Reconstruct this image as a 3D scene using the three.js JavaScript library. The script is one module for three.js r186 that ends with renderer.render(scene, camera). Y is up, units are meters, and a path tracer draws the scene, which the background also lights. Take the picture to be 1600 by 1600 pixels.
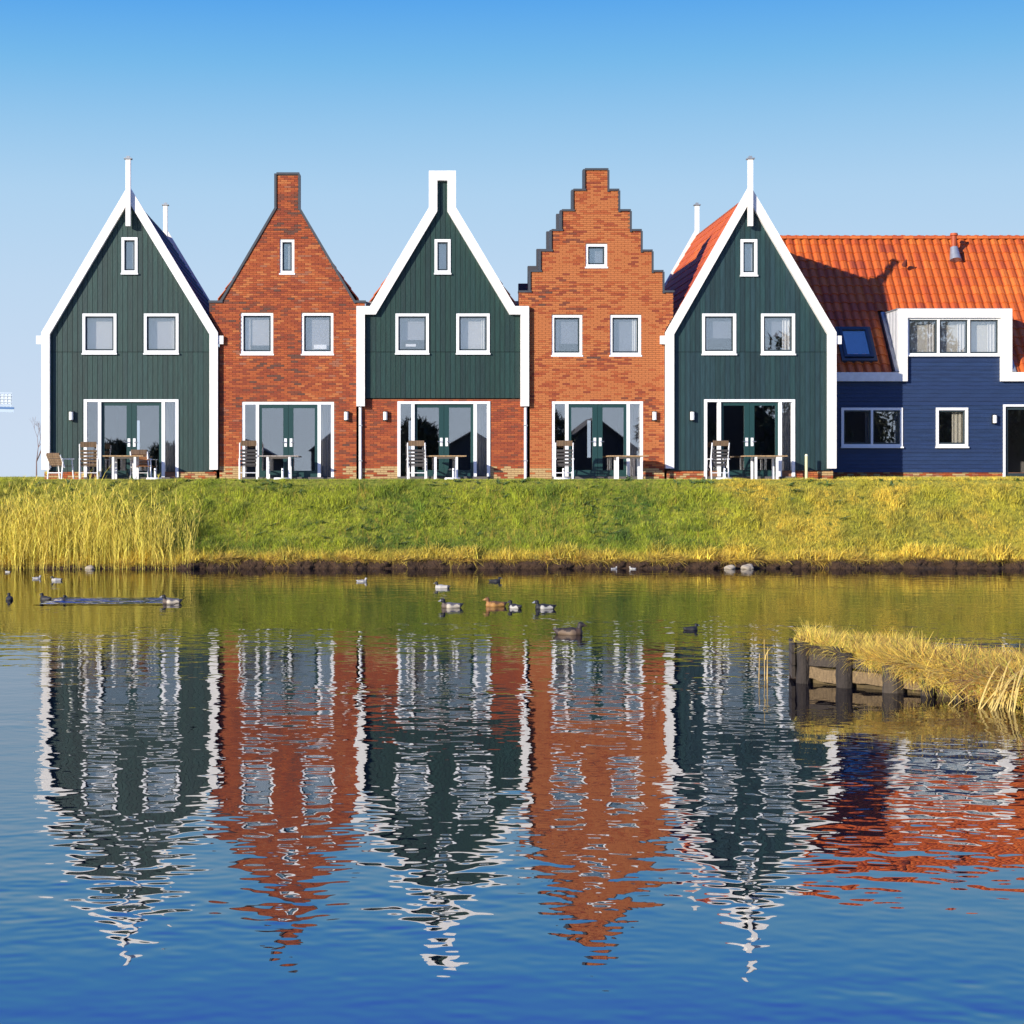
import * as THREE from 'three';
import { mergeGeometries } from 'three/addons/utils/BufferGeometryUtils.js';
import { MarchingCubes } from 'three/addons/objects/MarchingCubes.js';
import { ImprovedNoise } from 'three/addons/math/ImprovedNoise.js';

// ---------------------------------------------------------------- camera, sky, sun, exposure
const EYE = 2.62, DIST = 56, FOC = 2800;                 // eye above the water, metres to the facades, focal length in photo pixels
const scene = new THREE.Scene();
const camera = new THREE.PerspectiveCamera(2 * Math.atan(800 / FOC) * 180 / Math.PI, 1, 0.1, 6000);
camera.position.set(0, EYE, DIST);
camera.lookAt(0, EYE, 0);
camera.setViewOffset(1600, 1600, 200, 55, 1600, 1600);   // shifted lens: the verticals stay upright
const renderer = new THREE.WebGLRenderer({ antialias: true });
renderer.toneMapping = THREE.LinearToneMapping;
renderer.toneMappingExposure = 1.4;
renderer.shadowMap.enabled = true;

const SUN_AZ = 46 * Math.PI / 180, SUN_EL = 16 * Math.PI / 180;
const sunDir = new THREE.Vector3(-Math.sin(SUN_AZ) * Math.cos(SUN_EL), Math.sin(SUN_EL), Math.cos(SUN_AZ) * Math.cos(SUN_EL));
{
  const W = 512, H = 512, a = new Float32Array(W * H * 4);
  const stops = [[-90, .44, .51, .58], [0, 0.446, 0.527, 0.634], [2, 0.427, 0.511, 0.628], [6, 0.368, 0.490, 0.628], [9, 0.302, 0.460, 0.622], [11, 0.218, 0.408, 0.605], [13, 0.129, 0.347, 0.593], [15, 0.070, 0.272, 0.599], [18, 0.052, 0.170, 0.634], [24, 0.037, 0.111, 0.634], [35, 0.032, 0.107, 0.543], [60, 0.039, 0.120, 0.451], [90, 0.041, 0.125, 0.403]];
  for (let j = 0; j < H; j++) {
    const el = (j + .5) / H * 180 - 90;
    let k = 0; while (k < stops.length - 2 && stops[k + 1][0] < el) k++;
    const s0 = stops[k], s1 = stops[k + 1], t = Math.min(1, Math.max(0, (el - s0[0]) / (s1[0] - s0[0])));
    for (let i = 0; i < W; i++) for (let c = 0; c < 3; c++) a[(j * W + i) * 4 + c] = s0[c + 1] + (s1[c + 1] - s0[c + 1]) * t;
    for (let i = 0; i < W; i++) a[(j * W + i) * 4 + 3] = 1;
  }
  const sky = new THREE.DataTexture(a, W, H, THREE.RGBAFormat, THREE.FloatType);
  sky.mapping = THREE.EquirectangularReflectionMapping; sky.magFilter = THREE.LinearFilter; sky.needsUpdate = true;
  scene.background = sky; scene.environment = sky;
}
const sun = new THREE.DirectionalLight(new THREE.Color(1, .93, .82), 5.0);
sun.position.copy(sunDir).multiplyScalar(120); sun.castShadow = true;
sun.shadow.mapSize.set(4096, 4096);
Object.assign(sun.shadow.camera, { left: -45, right: 45, top: 45, bottom: -45, near: 1, far: 300 });
scene.add(sun, sun.target);

// ---------------------------------------------------------------- helpers
function rng(seed) { let a = seed >>> 0; return () => { a = (a + 0x6D2B79F5) | 0; let t = Math.imul(a ^ (a >>> 15), 1 | a); t = (t + Math.imul(t ^ (t >>> 7), 61 | t)) ^ t; return ((t ^ (t >>> 14)) >>> 0) / 4294967296; }; }
const R = rng(20240611);
const perlin = new ImprovedNoise();
const N2 = (x, y, s = 0) => perlin.noise(x + 31.7, y + 17.3, s + .5);
const fbm = (x, y, s = 0) => N2(x, y, s) * .55 + N2(x * 2.1, y * 2.1, s + 7) * .28 + N2(x * 4.3, y * 4.3, s + 13) * .17;
const clamp = (x, a = 0, b = 1) => Math.min(b, Math.max(a, x));
const mixN = (a, b, t) => a + (b - a) * t;
const smooth = (a, b, x) => { const t = clamp((x - a) / (b - a)); return t * t * (3 - 2 * t); };
const X = (px, t = 0) => (px - 600) * (DIST + t) / FOC;          // survey of the photograph: pixel to metres at t metres behind the facades
const Y = (py, t = 0) => EYE + (745 - py) * (DIST + t) / FOC;
const GROUND = 2.52;

const used = {};
function numbered(n) { if (!(n in used)) { used[n] = 0; return n; } used[n]++; return n + '_' + String(used[n]).padStart(3, '0'); }
function shadows(o) { o.castShadow = true; o.receiveShadow = true; return o; }
function thing(name, label, category, at = [0, 0, 0], group, turn = 0) {
  const o = new THREE.Group(); o.name = numbered(name); o.position.set(...at); o.rotation.y = turn;
  o.userData = { label, category }; if (group) o.userData.group = group;
  scene.add(o); return o;
}
function mesh(parent, name, geo, mat) { const m = shadows(new THREE.Mesh(geo, mat)); m.name = name; parent.add(m); return m; }
function node(parent, name) { const g = new THREE.Group(); g.name = name; parent.add(g); return g; }
function structure(name, geo, mat, kind = 'structure') { const m = shadows(new THREE.Mesh(geo, mat)); m.name = name; m.userData.kind = kind; scene.add(m); return m; }

function soup(pos, uv) {
  const g = new THREE.BufferGeometry();
  g.setAttribute('position', new THREE.Float32BufferAttribute(pos, 3));
  g.setAttribute('uv', new THREE.Float32BufferAttribute(uv, 2));
  g.computeVertexNormals(); return g;
}
function prism(pts, z0, z1) {                                   // convex outline [[x, y] ...] pushed from z0 (back) to z1 (front)
  let area = 0; for (let i = 0; i < pts.length; i++) { const a = pts[i], b = pts[(i + 1) % pts.length]; area += a[0] * b[1] - b[0] * a[1]; }
  if (area < 0) pts = pts.slice().reverse();
  const p = [], u = [];
  const v = (q, z, uu) => { p.push(q[0], q[1], z); u.push(...uu); };
  for (let i = 1; i < pts.length - 1; i++) {
    for (const q of [pts[0], pts[i], pts[i + 1]]) v(q, z1, q);
    for (const q of [pts[0], pts[i + 1], pts[i]]) v(q, z0, q);
  }
  for (let i = 0; i < pts.length; i++) {
    const a = pts[i], b = pts[(i + 1) % pts.length], l = Math.hypot(b[0] - a[0], b[1] - a[1]), w = z1 - z0;
    v(a, z0, [0, 0]); v(b, z0, [l, 0]); v(b, z1, [l, w]); v(a, z0, [0, 0]); v(b, z1, [l, w]); v(a, z1, [0, w]);
  }
  return soup(p, u);
}
const slab = (x0, x1, y0, y1, z0, z1) => prism([[x0, y0], [x1, y0], [x1, y1], [x0, y1]], z0, z1);
const join = (list) => mergeGeometries(list.map((g) => { const h = g.index ? g.toNonIndexed() : g; for (const k of Object.keys(h.attributes)) if (!['position', 'normal', 'uv', 'color'].includes(k)) h.deleteAttribute(k); return h; }), false);
function paint(g, c) { const n = g.attributes.position.count, a = new Float32Array(n * 3); for (let i = 0; i < n; i++) a.set(c, i * 3); g.setAttribute('color', new THREE.BufferAttribute(a, 3)); return g; }
function rod(a, b, r0, r1 = r0, seg = 8) {
  const va = new THREE.Vector3(...a), vb = new THREE.Vector3(...b), d = vb.clone().sub(va), g = new THREE.CylinderGeometry(r1, r0, d.length(), seg, 1);
  g.translate(0, d.length() / 2, 0);
  g.applyQuaternion(new THREE.Quaternion().setFromUnitVectors(new THREE.Vector3(0, 1, 0), d.normalize()));
  g.translate(...a); return g;
}
function ring(x0, x1, y0, y1, w, z0, z1) {                       // a rectangular frame of four mitred bars
  const i = [x0 + w, x1 - w, y0 + w, y1 - w];
  return join([
    prism([[x0, y0], [x1, y0], [i[1], i[2]], [i[0], i[2]]], z0, z1), prism([[x0, y1], [i[0], i[3]], [i[1], i[3]], [x1, y1]], z0, z1),
    prism([[x0, y0], [i[0], i[2]], [i[0], i[3]], [x0, y1]], z0, z1), prism([[x1, y0], [x1, y1], [i[1], i[3]], [i[1], i[2]]], z0, z1)]);
}

// ---------------------------------------------------------------- textures and materials
function noiseTexture(size, cells, lo, hi, seed, octaves = 4, stretch = 1) {
  const r = rng(seed), a = new Uint8Array(size * size * 4), layers = [];
  for (let o = 0; o < octaves; o++) { const c = cells << o, cy = Math.max(1, Math.round(c / stretch)), t = new Float32Array(c * cy); for (let i = 0; i < t.length; i++) t[i] = r(); layers.push([c, cy, t, 1 / (1 << o)]); }
  let norm = 0; for (const l of layers) norm += l[3];
  for (let j = 0; j < size; j++) for (let i = 0; i < size; i++) {
    let v = 0;
    for (const [c, cy, t, w] of layers) {
      const x = i / size * c, y = j / size * cy, x0 = x | 0, y0 = y | 0, fx = x - x0, fy = y - y0, sx = fx * fx * (3 - 2 * fx), sy = fy * fy * (3 - 2 * fy), x1 = (x0 + 1) % c, y1 = (y0 + 1) % cy;
      v += w * ((t[y0 * c + x0] * (1 - sx) + t[y0 * c + x1] * sx) * (1 - sy) + (t[y1 * c + x0] * (1 - sx) + t[y1 * c + x1] * sx) * sy);
    }
    const q = Math.round(255 * clamp(lo + (hi - lo) * clamp((v / norm - .22) / .56)));
    a.set([q, q, q, 255], (j * size + i) * 4);
  }
  const t = new THREE.DataTexture(a, size, size); t.wrapS = t.wrapT = THREE.RepeatWrapping; t.magFilter = THREE.LinearFilter; t.minFilter = THREE.LinearFilter; t.needsUpdate = true; return t;
}
const texGrain = noiseTexture(256, 8, .84, 1, 5, 5), texWood = noiseTexture(256, 32, .55, 1, 9, 3, 10), texBump = noiseTexture(256, 16, 0, 1, 12, 5), texCoarse = noiseTexture(512, 6, .6, 1, 21, 6), texRough = noiseTexture(256, 6, .55, .95, 33, 4);
const texStreakH = noiseTexture(512, 3, .7, 1, 47, 4, 1 / 9);
const texStreak = noiseTexture(512, 24, .62, 1, 44, 4, 9);
const M = (c, o = {}) => new THREE.MeshPhysicalMaterial({ color: new THREE.Color().setRGB(...c), roughness: .8, ...o });
const shades = (c, n, spread, o, seed) => { const r = rng(seed); return Array.from({ length: n }, () => { const k = 1 + (r() - .5) * spread; return M(c.map((v) => v * k * (1 + (r() - .5) * spread * .25)), o); }); };
const paintOpts = { map: texStreak, roughness: .55, bumpMap: texBump, bumpScale: .0015 };
const white = M([.83, .80, .75], { map: texGrain, roughness: .5 });
const whiteFrame = M([.78, .78, .77], { roughness: .4 });
const greenA = shades([.0135, .044, .038], 6, .42, paintOpts, 3);          // first house
const greenC = shades([.0055, .033, .026], 6, .40, paintOpts, 4);          // third
const greenE = shades([.011, .038, .040], 6, .40, paintOpts, 6);          // fifth
const navy = shades([.013, .034, .098], 6, .24, { ...paintOpts, map: texStreakH }, 7);
const backGreen = M([.008, .02, .02]), backNavy = M([.006, .012, .03]);
const doorGreen = M([.010, .043, .041], { roughness: .4 });
const sashDark = M([.022, .035, .04], { roughness: .4 });
const slate = M([.045, .052, .062], { roughness: .6, map: texGrain });
const mortar = M([.22, .105, .058], { roughness: .95, map: texGrain });
const inside = M([.30, .28, .26], { roughness: .9 });
const insideFloor = M([.14, .10, .07], { roughness: .6 });
const glass = M([1, 1, 1], { transmission: 1, thickness: 0, roughness: .01, ior: 3.1 });
const roofGlass = M([1, 1, 1], { transmission: 1, thickness: 0, roughness: .01, ior: 3 });
const blindGrey = [[.36, .35, .36], [.28, .28, .31], [.44, .43, .43], [.16, .17, .21], [.58, .56, .50]].map((c) => M(c, { roughness: .9 }));
const curtainWhite = M([.66, .65, .63], { roughness: .95, side: THREE.DoubleSide });
const curtainGrey = M([.42, .42, .42], { roughness: .95, side: THREE.DoubleSide });
const metalWhite = M([.78, .78, .78], { roughness: .35 });
const steel = M([.55, .55, .55], { roughness: .3, metalness: .8 });
const black = M([.012, .012, .013], { roughness: .5 });
const zinc = M([.36, .38, .40], { roughness: .45, metalness: .5, map: texGrain });
const tileColors = [[.62, .145, .018], [.56, .115, .013], [.52, .10, .012], [.46, .08, .013], [.36, .062, .014]];
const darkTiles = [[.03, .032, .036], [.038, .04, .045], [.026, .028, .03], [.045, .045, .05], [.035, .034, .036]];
const tileMats = tileColors.map((c) => M(c, { roughness: .6, map: texGrain, bumpMap: texBump, bumpScale: .002 }));
const tileVertex = M([1, 1, 1], { roughness: .6, vertexColors: true, map: texGrain });
const underlay = M([.10, .035, .02], { roughness: .9 });
const brickColors = [[0.37, 0.086, 0.023], [0.305, 0.062, 0.019], [0.24, 0.046, 0.018], [0.18, 0.048, 0.024], [0.11, 0.047, 0.032], [0.44, 0.138, 0.040], [0.46, 0.31, 0.14], [0.31, 0.11, 0.056]];
const brickMats = brickColors.map((c) => M(c, { roughness: .92, map: texGrain, bumpMap: texBump, bumpScale: .004 }));
const brickVertex = M([1, 1, 1], { roughness: .92, vertexColors: true, map: texGrain });
const tanWood = M([.42, .27, .13], { map: texWood, roughness: .7 });

// ---------------------------------------------------------------- walls
function poly(pts) { const s = new THREE.Shape(); pts.forEach(([x, y], i) => i ? s.lineTo(x, y) : s.moveTo(x, y)); s.closePath(); return s; }
function backing(pts, holes, z0, z1) {
  const s = poly(pts);
  for (const [a, b, c, d] of holes) { const h = new THREE.Path(); h.moveTo(a, c); h.lineTo(a, d); h.lineTo(b, d); h.lineTo(b, c); h.closePath(); s.holes.push(h); }
  const g = new THREE.ExtrudeGeometry(s, { depth: z1 - z0, bevelEnabled: false }); g.translate(0, 0, z0); return g;
}
function crossings(pts, k, v) {                                // where the line coord[k] = v lies inside an outline
  const out = [];
  for (let i = 0; i < pts.length; i++) {
    const a = pts[i], b = pts[(i + 1) % pts.length];
    if ((a[k] <= v) !== (b[k] <= v)) out.push(a[1 - k] + (b[1 - k] - a[1 - k]) * (v - a[k]) / (b[k] - a[k]));
  }
  return out.sort((p, q) => p - q);
}
function minus(spans, a, b) { const out = []; for (const [s, e] of spans) { if (b <= s || a >= e) { out.push([s, e]); continue; } if (a > s) out.push([s, a]); if (b < e) out.push([b, e]); } return out; }

function vboards(wall, pts, holes, y0, y1, width, z0, z1, mats, seed) {
  const r = rng(seed), xs = pts.map((p) => p[0]), xa = Math.min(...xs), xb = Math.max(...xs), n = Math.round((xb - xa) / width), w = (xb - xa) / n, gap = .011;
  for (let i = 0; i < n; i++) {
    const a = xa + i * w + gap / 2, b = xa + (i + 1) * w - gap / 2, cuts = [a, b];
    for (const h of holes) for (const e of [h[0], h[1]]) if (e > a + .002 && e < b - .002) cuts.push(e);
    for (const p of pts) if (p[0] > a + .002 && p[0] < b - .002) cuts.push(p[0]);
    cuts.sort((p, q) => p - q);
    const list = [];
    for (let k = 0; k < cuts.length - 1; k++) {
      const s = cuts[k], e = cuts[k + 1], ca = crossings(pts, 0, s + 1e-4), cb = crossings(pts, 0, e - 1e-4);
      if (ca.length < 2 || cb.length < 2) continue;
      let spans = [[y0, y1]];
      for (const h of holes) if (h[0] < e - 1e-4 && h[1] > s + 1e-4) spans = minus(spans, h[2], h[3]);
      const ta = ca[ca.length - 1], tb = cb[cb.length - 1];
      for (const [lo, hi] of spans) {
        const l = Math.max(lo, ca[0], cb[0]), ha = Math.min(hi, ta), hb = Math.min(hi, tb);
        if (Math.max(ha, hb) - l < .02) continue;
        list.push(prism([[s, l], [e, l], [e, Math.max(l + .001, hb)], [s, Math.max(l + .001, ha)]], z0, z1 + (k ? 0 : 0)));
      }
    }
    const mat = mats[(r() * mats.length) | 0], dz = (r() - .5) * .004;
    for (const g of cuts.length === 2 || list.length < 2 ? list : [join(list)]) mesh(wall, 'board', g, mat).position.z = dz;
  }
}
function hboards(wall, pts, holes, pitch, z1, mats, seed, y0, y1) {
  const r = rng(seed), n = Math.round((y1 - y0) / pitch), h = (y1 - y0) / n;
  for (let i = 0; i < n; i++) {
    const a = y0 + i * h, b = a + h, list = [];
    const c = crossings(pts, 1, (a + b) / 2), spans0 = []; for (let k = 0; k + 1 < c.length; k += 2) spans0.push([c[k], c[k + 1]]);
    const cuts = [a, b]; for (const o of holes) for (const e of [o[2], o[3]]) if (e > a + .004 && e < b - .004) cuts.push(e);
    cuts.sort((p, q) => p - q);
    for (let k = 0; k < cuts.length - 1; k++) {
      let spans = spans0; const lo = cuts[k], hi = cuts[k + 1];
      for (const o of holes) if (o[2] < hi - 1e-4 && o[3] > lo + 1e-4) spans = minus(spans, o[0], o[1]);
      for (const [s, e] of spans) {                              // lapped: the foot of each board stands proud of the one below
        const za = z1 + .018 * (1 - (lo - a) / h), zb = z1 + .018 * (1 - (hi - a) / h), g = slab(s, e, lo, hi, z1 - .03, z1), p = g.attributes.position;
        for (let q = 0; q < p.count; q++) if (Math.abs(p.getZ(q) - z1) < 1e-6) p.setZ(q, p.getY(q) < (lo + hi) / 2 ? za : zb);
        g.computeVertexNormals(); list.push(g);
      }
    }
    const mat = mats[(r() * mats.length) | 0]; for (const g of list) mesh(wall, 'board', g, mat);
  }
}
const BW = .205, BH = .053, CW = .215, CH = .0635, unitBrick = slab(-BW / 2, BW / 2, -BH / 2, BH / 2, -.05, 0);
function bricks(wall, pts, holes, y0, y1, z, pick, seed, maxPieces = 300) {
  const r = rng(seed), all = [];
  for (let row = 0, yc = y0 + CH / 2; yc < y1; row++, yc += CH) {
    const c = crossings(pts, 1, yc); let spans = []; for (let k = 0; k + 1 < c.length; k += 2) spans.push([c[k], c[k + 1]]);
    for (const h of holes) if (yc > h[2] - .02 && yc < h[3] + .02) spans = minus(spans, h[0], h[1]);
    for (const [s, e] of spans) {
      const k0 = Math.floor(s / CW) - 1, k1 = Math.ceil(e / CW) + 1;
      for (let k = k0; k <= k1; k++) {
        const a = Math.max(s, k * CW + (row & 1 ? CW / 2 : 0)), b = Math.min(e, k * CW + (row & 1 ? CW / 2 : 0) + BW);
        if (b - a > .05) all.push([a, b, yc, pick((a + b) / 2, yc, r), (r() - .5) * .007]);
      }
    }
  }
  const whole = all.filter((q) => q[1] - q[0] > BW - 1e-4).slice(0, maxPieces), single = new Set(whole), rest = [];
  for (const q of whole) { const m = mesh(wall, 'brick', unitBrick, brickMats[q[3]]); m.position.set((q[0] + q[1]) / 2, q[2], z + q[4]); m.rotation.z = (r() - .5) * .008; }
  for (const q of all) if (!single.has(q)) { const w = q[1] - q[0], g = slab(-w / 2, w / 2, -BH / 2, BH / 2, -.05, 0); g.translate((q[0] + q[1]) / 2, q[2], z + q[4]); rest.push(paint(g, brickColors[q[3]])); }
  if (rest.length) { const m = mesh(wall, 'brickwork', join(rest), brickVertex); m.userData.kind = 'stuff'; }
}

// ---------------------------------------------------------------- windows and doors (all sub-parts in world metres; the house root carries the offset)
function pleats(x0, x1, y0, y1, z, waves, depth) {
  const n = Math.max(8, waves * 6), p = [], u = [];
  const at = (i) => { const s = i / n; return [x0 + (x1 - x0) * s, z + Math.sin(s * waves * Math.PI * 2) * depth]; };
  for (let i = 0; i < n; i++) { const [a, za] = at(i), [b, zb] = at(i + 1); p.push(a, y0, za, b, y0, zb, b, y1, zb, a, y0, za, b, y1, zb, a, y1, za); u.push(a, y0, b, y0, b, y1, a, y0, b, y1, a, y1); }
  return soup(p, u);
}
function win(house, r, z, o = {}) {                              // r = [x0, x1, y0, y1] in metres, z = the wall's face
  const [x0, x1, y0, y1] = r, w = o.width ?? .085, zf = z + (o.proud ?? .03), zb = z - .14, g = node(house, 'window'), sw = o.sash ?? .05;
  mesh(g, 'frame', ring(x0, x1, y0, y1, w, zb, zf), o.frame ?? whiteFrame);
  if (o.sill !== false) mesh(g, 'sill', slab(x0 - .02, x1 + .02, y0 - .045, y0 + .001, zb, zf + .05), o.frame ?? whiteFrame);
  const n = o.panes ?? 1, iw = (x1 - x0 - 2 * w), bar = .07;
  for (let k = 0; k < n; k++) {
    const a = x0 + w + k * (iw + bar) / n, b = a + (iw + bar) / n - bar;
    if (k) mesh(g, 'mullion', slab(a - bar, a, y0 + w, y1 - w, zb + .01, zf - .004), o.frame ?? whiteFrame);
    mesh(g, 'sash', ring(a + .001, b - .001, y0 + w + .001, y1 - w - .001, sw, zb + .03, zf - .07), o.sashMat ?? sashDark);
    mesh(g, 'pane', slab(a + sw - .004, b - sw + .004, y0 + w + sw - .004, y1 - w - sw + .004, zf - .092, zf - .088).translate(0, 0, 0), glass);
    const zc = z - .26;
    if (o.blind !== undefined) mesh(g, 'blind', slab(a - .02, b + .02, mixN(y0, y1, o.blindFrom ?? 0), y1, zc - .012, zc), blindGrey[o.blind]);
    if (o.curtainRight) mesh(g, 'curtain', pleats(b - (b - a) * o.curtainRight, b + .02, y0, y1, zc + .06, 3, .02), o.curtainMat ?? curtainWhite);
    if (o.curtainLeft) mesh(g, 'curtain', pleats(a - .02, a + (b - a) * o.curtainLeft, y0, y1, zc + .06, 3, .02), o.curtainMat ?? curtainWhite);
  }
  return g;
}
function doors(house, r, z, o = {}) {
  const [x0, x1, y0, y1] = r, W = x1 - x0, g = node(house, 'door_set'), zf = z + (o.proud ?? .03), zb = z - .16, j = .095, m = .1;
  const a0 = x0 + W * .150, a1 = a0 + m, b1 = x0 + W * .855, b0 = b1 - m;
  mesh(g, 'frame', join([slab(x0, x0 + j, y0, y1 - .08, zb, zf), slab(x1 - j, x1, y0, y1 - .08, zb, zf), slab(x0, x1, y1 - .08, y1, zb, zf + .004)]), whiteFrame);
  for (const [a, b] of [[a0, a1], [b0, b1]]) mesh(g, 'mullion', slab(a, b, y0, y1 - .08, zb + .003, zf - .003), whiteFrame);
  mesh(g, 'threshold', slab(x0, x1, y0 - .06, y0 + .03, zb, zf + .03), M([.10, .09, .085], { roughness: .8 }));
  for (const [a, b] of [[x0 + j, a0], [b1, x1 - j]]) mesh(g, 'side_pane', slab(a - .01, b + .01, y0 + .03, y1 - .075, z - .075, z - .071), glass);
  const mid = (a1 + b0) / 2, zd0 = z - .12, zd1 = z - .05;
  for (const s of [0, 1]) {
    const l = s ? mid + .004 : a1 + .002, e = s ? b0 - .002 : mid - .004, st = .085, inner = .155, t = y1 - .082, b = y0 + .031;
    const p0 = l + (s ? inner : st), p1 = e - (s ? st : inner);
    mesh(g, 'door_leaf', join([slab(l, p0, b, t, zd0, zd1), slab(p1, e, b, t, zd0, zd1), slab(p0, p1, t - .11, t, zd0, zd1 - .002), slab(p0, p1, b, b + .2, zd0, zd1 - .002)]), doorGreen);
    mesh(g, 'door_pane', slab(p0 - .01, p1 + .01, b + .19, t - .1, z - .087, z - .083), glass);
    mesh(g, 'handle_plate', slab(mid + (s ? .045 : -.125), mid + (s ? .125 : -.045), y0 + .98, y0 + 1.24, zd1, zd1 + .02), metalWhite);
    mesh(g, 'handle', join([rod([mid + (s ? .085 : -.085), y0 + 1.12, zd1 + .02], [mid + (s ? .085 : -.085), y0 + 1.12, zd1 + .07], .012), rod([mid + (s ? .08 : -.08), y0 + 1.12, zd1 + .065], [mid + (s ? .2 : -.2), y0 + 1.12, zd1 + .065], .011)]), steel);
  }
  const zc = z - .34;
  if (o.curtainR) mesh(g, 'curtain', pleats(b1 - .05, x1 - .02, y0 + .05, y1 - .1, zc, 4, .035), o.curtainR);
  if (o.curtainL) mesh(g, 'curtain', pleats(x0 + .02, a0 + .05, y0 + .05, y1 - .1, zc, 4, .035), o.curtainL);
  return g;
}
function wallLamp(px, py, t, label) {
  const o = thing('wall_lamp', label, 'wall lamp', [X(px, t), Y(py, t), -t], 'lamps on the house fronts');
  mesh(o, 'back_plate', slab(-.075, .075, -.15, .15, .005, .03), black);
  const c = new THREE.CylinderGeometry(.065, .065, .25, 20, 1); c.translate(0, 0, .10); mesh(o, 'shade', c, M([.80, .80, .74], { roughness: .3 }));
  const k = new THREE.CylinderGeometry(.068, .068, .02, 20, 1); mesh(o, 'cap', join([k.clone().translate(0, .135, .10), k.clone().translate(0, -.135, .10)]), black);
}

// ---------------------------------------------------------------- pantiles
const TW = .285, TL = .40;
function tileGeometry(w, l) {
  const n = 8, p = [], u = [], q = (i, j) => { const s = i / n, z = .034 * Math.sin(s * Math.PI * 2 - .5) + .012 * Math.sin(s * Math.PI * 4); return [(s - .5) * w * 1.04, j * (l + .06), z + (j ? 0 : .03)]; };
  const v = (a) => { p.push(...a); u.push(a[0] * 2, a[1] * 2); };
  for (let i = 0; i < n; i++) {
    const a = q(i, 0), b = q(i + 1, 0), c = q(i + 1, 1), d = q(i, 1);
    v(a); v(b); v(c); v(a); v(c); v(d);
    const e = [a[0], a[1], a[2] - .03], f = [b[0], b[1], b[2] - .03];
    v(e); v(f); v(b); v(e); v(b); v(a);
  }
  return soup(p, u);
}
const unitTile = tileGeometry(TW, TL);
function tileMatrices(origin, across, up, width, length) {       // a slope: origin = its lower left corner, across and up unit vectors
  const n = new THREE.Vector3().crossVectors(across, up), out = [], cols = Math.round(width / TW), rows = Math.ceil(length / TL), kx = width / cols / TW;
  for (let j = 0; j < rows; j++) for (let i = 0; i < cols; i++) {
    const at = origin.clone().addScaledVector(across, (i + .5) * TW * kx).addScaledVector(up, j * TL).addScaledVector(n, .045);
    out.push([new THREE.Matrix4().makeBasis(across, up, n).setPosition(at), at]);
  }
  return out;
}
const tileTone = (at, r) => clamp(Math.floor(r() * 2.6 + 1.2 + 3.2 * fbm(at.x * .5 + at.z * .4, at.y * .7, 50)), 0, 4);
function tileSheet(roof, list, seed, dark) {
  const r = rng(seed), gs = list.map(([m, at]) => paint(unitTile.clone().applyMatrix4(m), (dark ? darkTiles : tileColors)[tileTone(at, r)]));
  const o = mesh(roof, 'pantile_cover', join(gs), tileVertex); o.userData.kind = 'stuff';
}
function gableRoof(house, xl, xm, xr, yl, ym, yr, z0, z1, seed, dark) {   // eaves left, ridge, eaves right; from z0 (rear) to z1 (front)
  const t = .12, roof = mesh(house, 'roof', join([prism([[xl, yl], [xm, ym], [xm, ym - t], [xl, yl - t]], z0, z1), prism([[xr, yr], [xr, yr - t], [xm, ym - t], [xm, ym]], z0, z1)]), underlay);
  const L = z1 - z0;
  const ul = new THREE.Vector3(xm - xl, ym - yl, 0), ll = ul.length(); ul.normalize();
  const ur = new THREE.Vector3(xm - xr, ym - yr, 0), lr = ur.length(); ur.normalize();
  tileSheet(roof, [...tileMatrices(new THREE.Vector3(xl, yl, z0), new THREE.Vector3(0, 0, 1), ul, L, ll - .12), ...tileMatrices(new THREE.Vector3(xr, yr, z1), new THREE.Vector3(0, 0, -1), ur, L, lr - .12)], seed, dark);
  const caps = []; for (let z = z0; z < z1 - .2; z += .38) caps.push(new THREE.CylinderGeometry(.075, .085, .42, 10, 1, true, -Math.PI / 2, Math.PI).rotateX(-Math.PI / 2).translate(xm, ym + .03, z + .2));
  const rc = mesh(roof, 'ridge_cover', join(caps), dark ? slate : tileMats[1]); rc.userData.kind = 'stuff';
  return roof;
}
function shell(house, xl, xr, yEave, slot, depth = 10) {             // side walls, rear wall with one narrow light, floors
  const zr = -depth;
  mesh(house, 'side_wall', slab(xl, xl + .12, GROUND, yEave, zr, -.26), inside);
  mesh(house, 'side_wall', slab(xr - .12, xr, GROUND, yEave, zr, -.26), inside);
  const list = [];
  if (slot) { const [a, b, c, d] = slot; list.push(slab(xl + .12, a, GROUND, yEave, zr, zr + .12), slab(b, xr - .12, GROUND, yEave, zr, zr + .12), slab(a, b, GROUND, c, zr, zr + .12), slab(a, b, d, yEave, zr, zr + .12)); } else list.push(slab(xl + .12, xr - .12, GROUND, yEave, zr, zr + .12));
  mesh(house, 'rear_wall', join(list), inside);
  mesh(house, 'ground_floor', slab(xl + .13, xr - .13, GROUND - .1, GROUND + .05, zr + .13, -.27), insideFloor);
  for (const y of [Y(602), Y(470)]) if (y < yEave + .6) mesh(house, 'upper_floor', slab(xl + .13, xr - .13, y - .2, y, zr + .13, -.27), inside);
  for (const z of [-4.2]) mesh(house, 'partition', slab(xl + .13, mixN(xl, xr, .30), GROUND + .05, Y(602) - .2, z, z + .1), inside);
}
const toM = (pts) => pts.map(([x, y]) => [X(x), Y(y)]);
const rect = (x0, x1, yt, yb, t = 0) => [X(x0, t), X(x1, t), Y(yb, t), Y(yt, t)];
const seatHouse = (o, xm) => { o.position.set(0, 0, 0); return o; };
function finalise(o, x) { const d = new THREE.Vector3(x, GROUND, 0); o.position.copy(d); for (const c of o.children) c.position.sub(d); }   // the root stands at the foot of the facade
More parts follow.
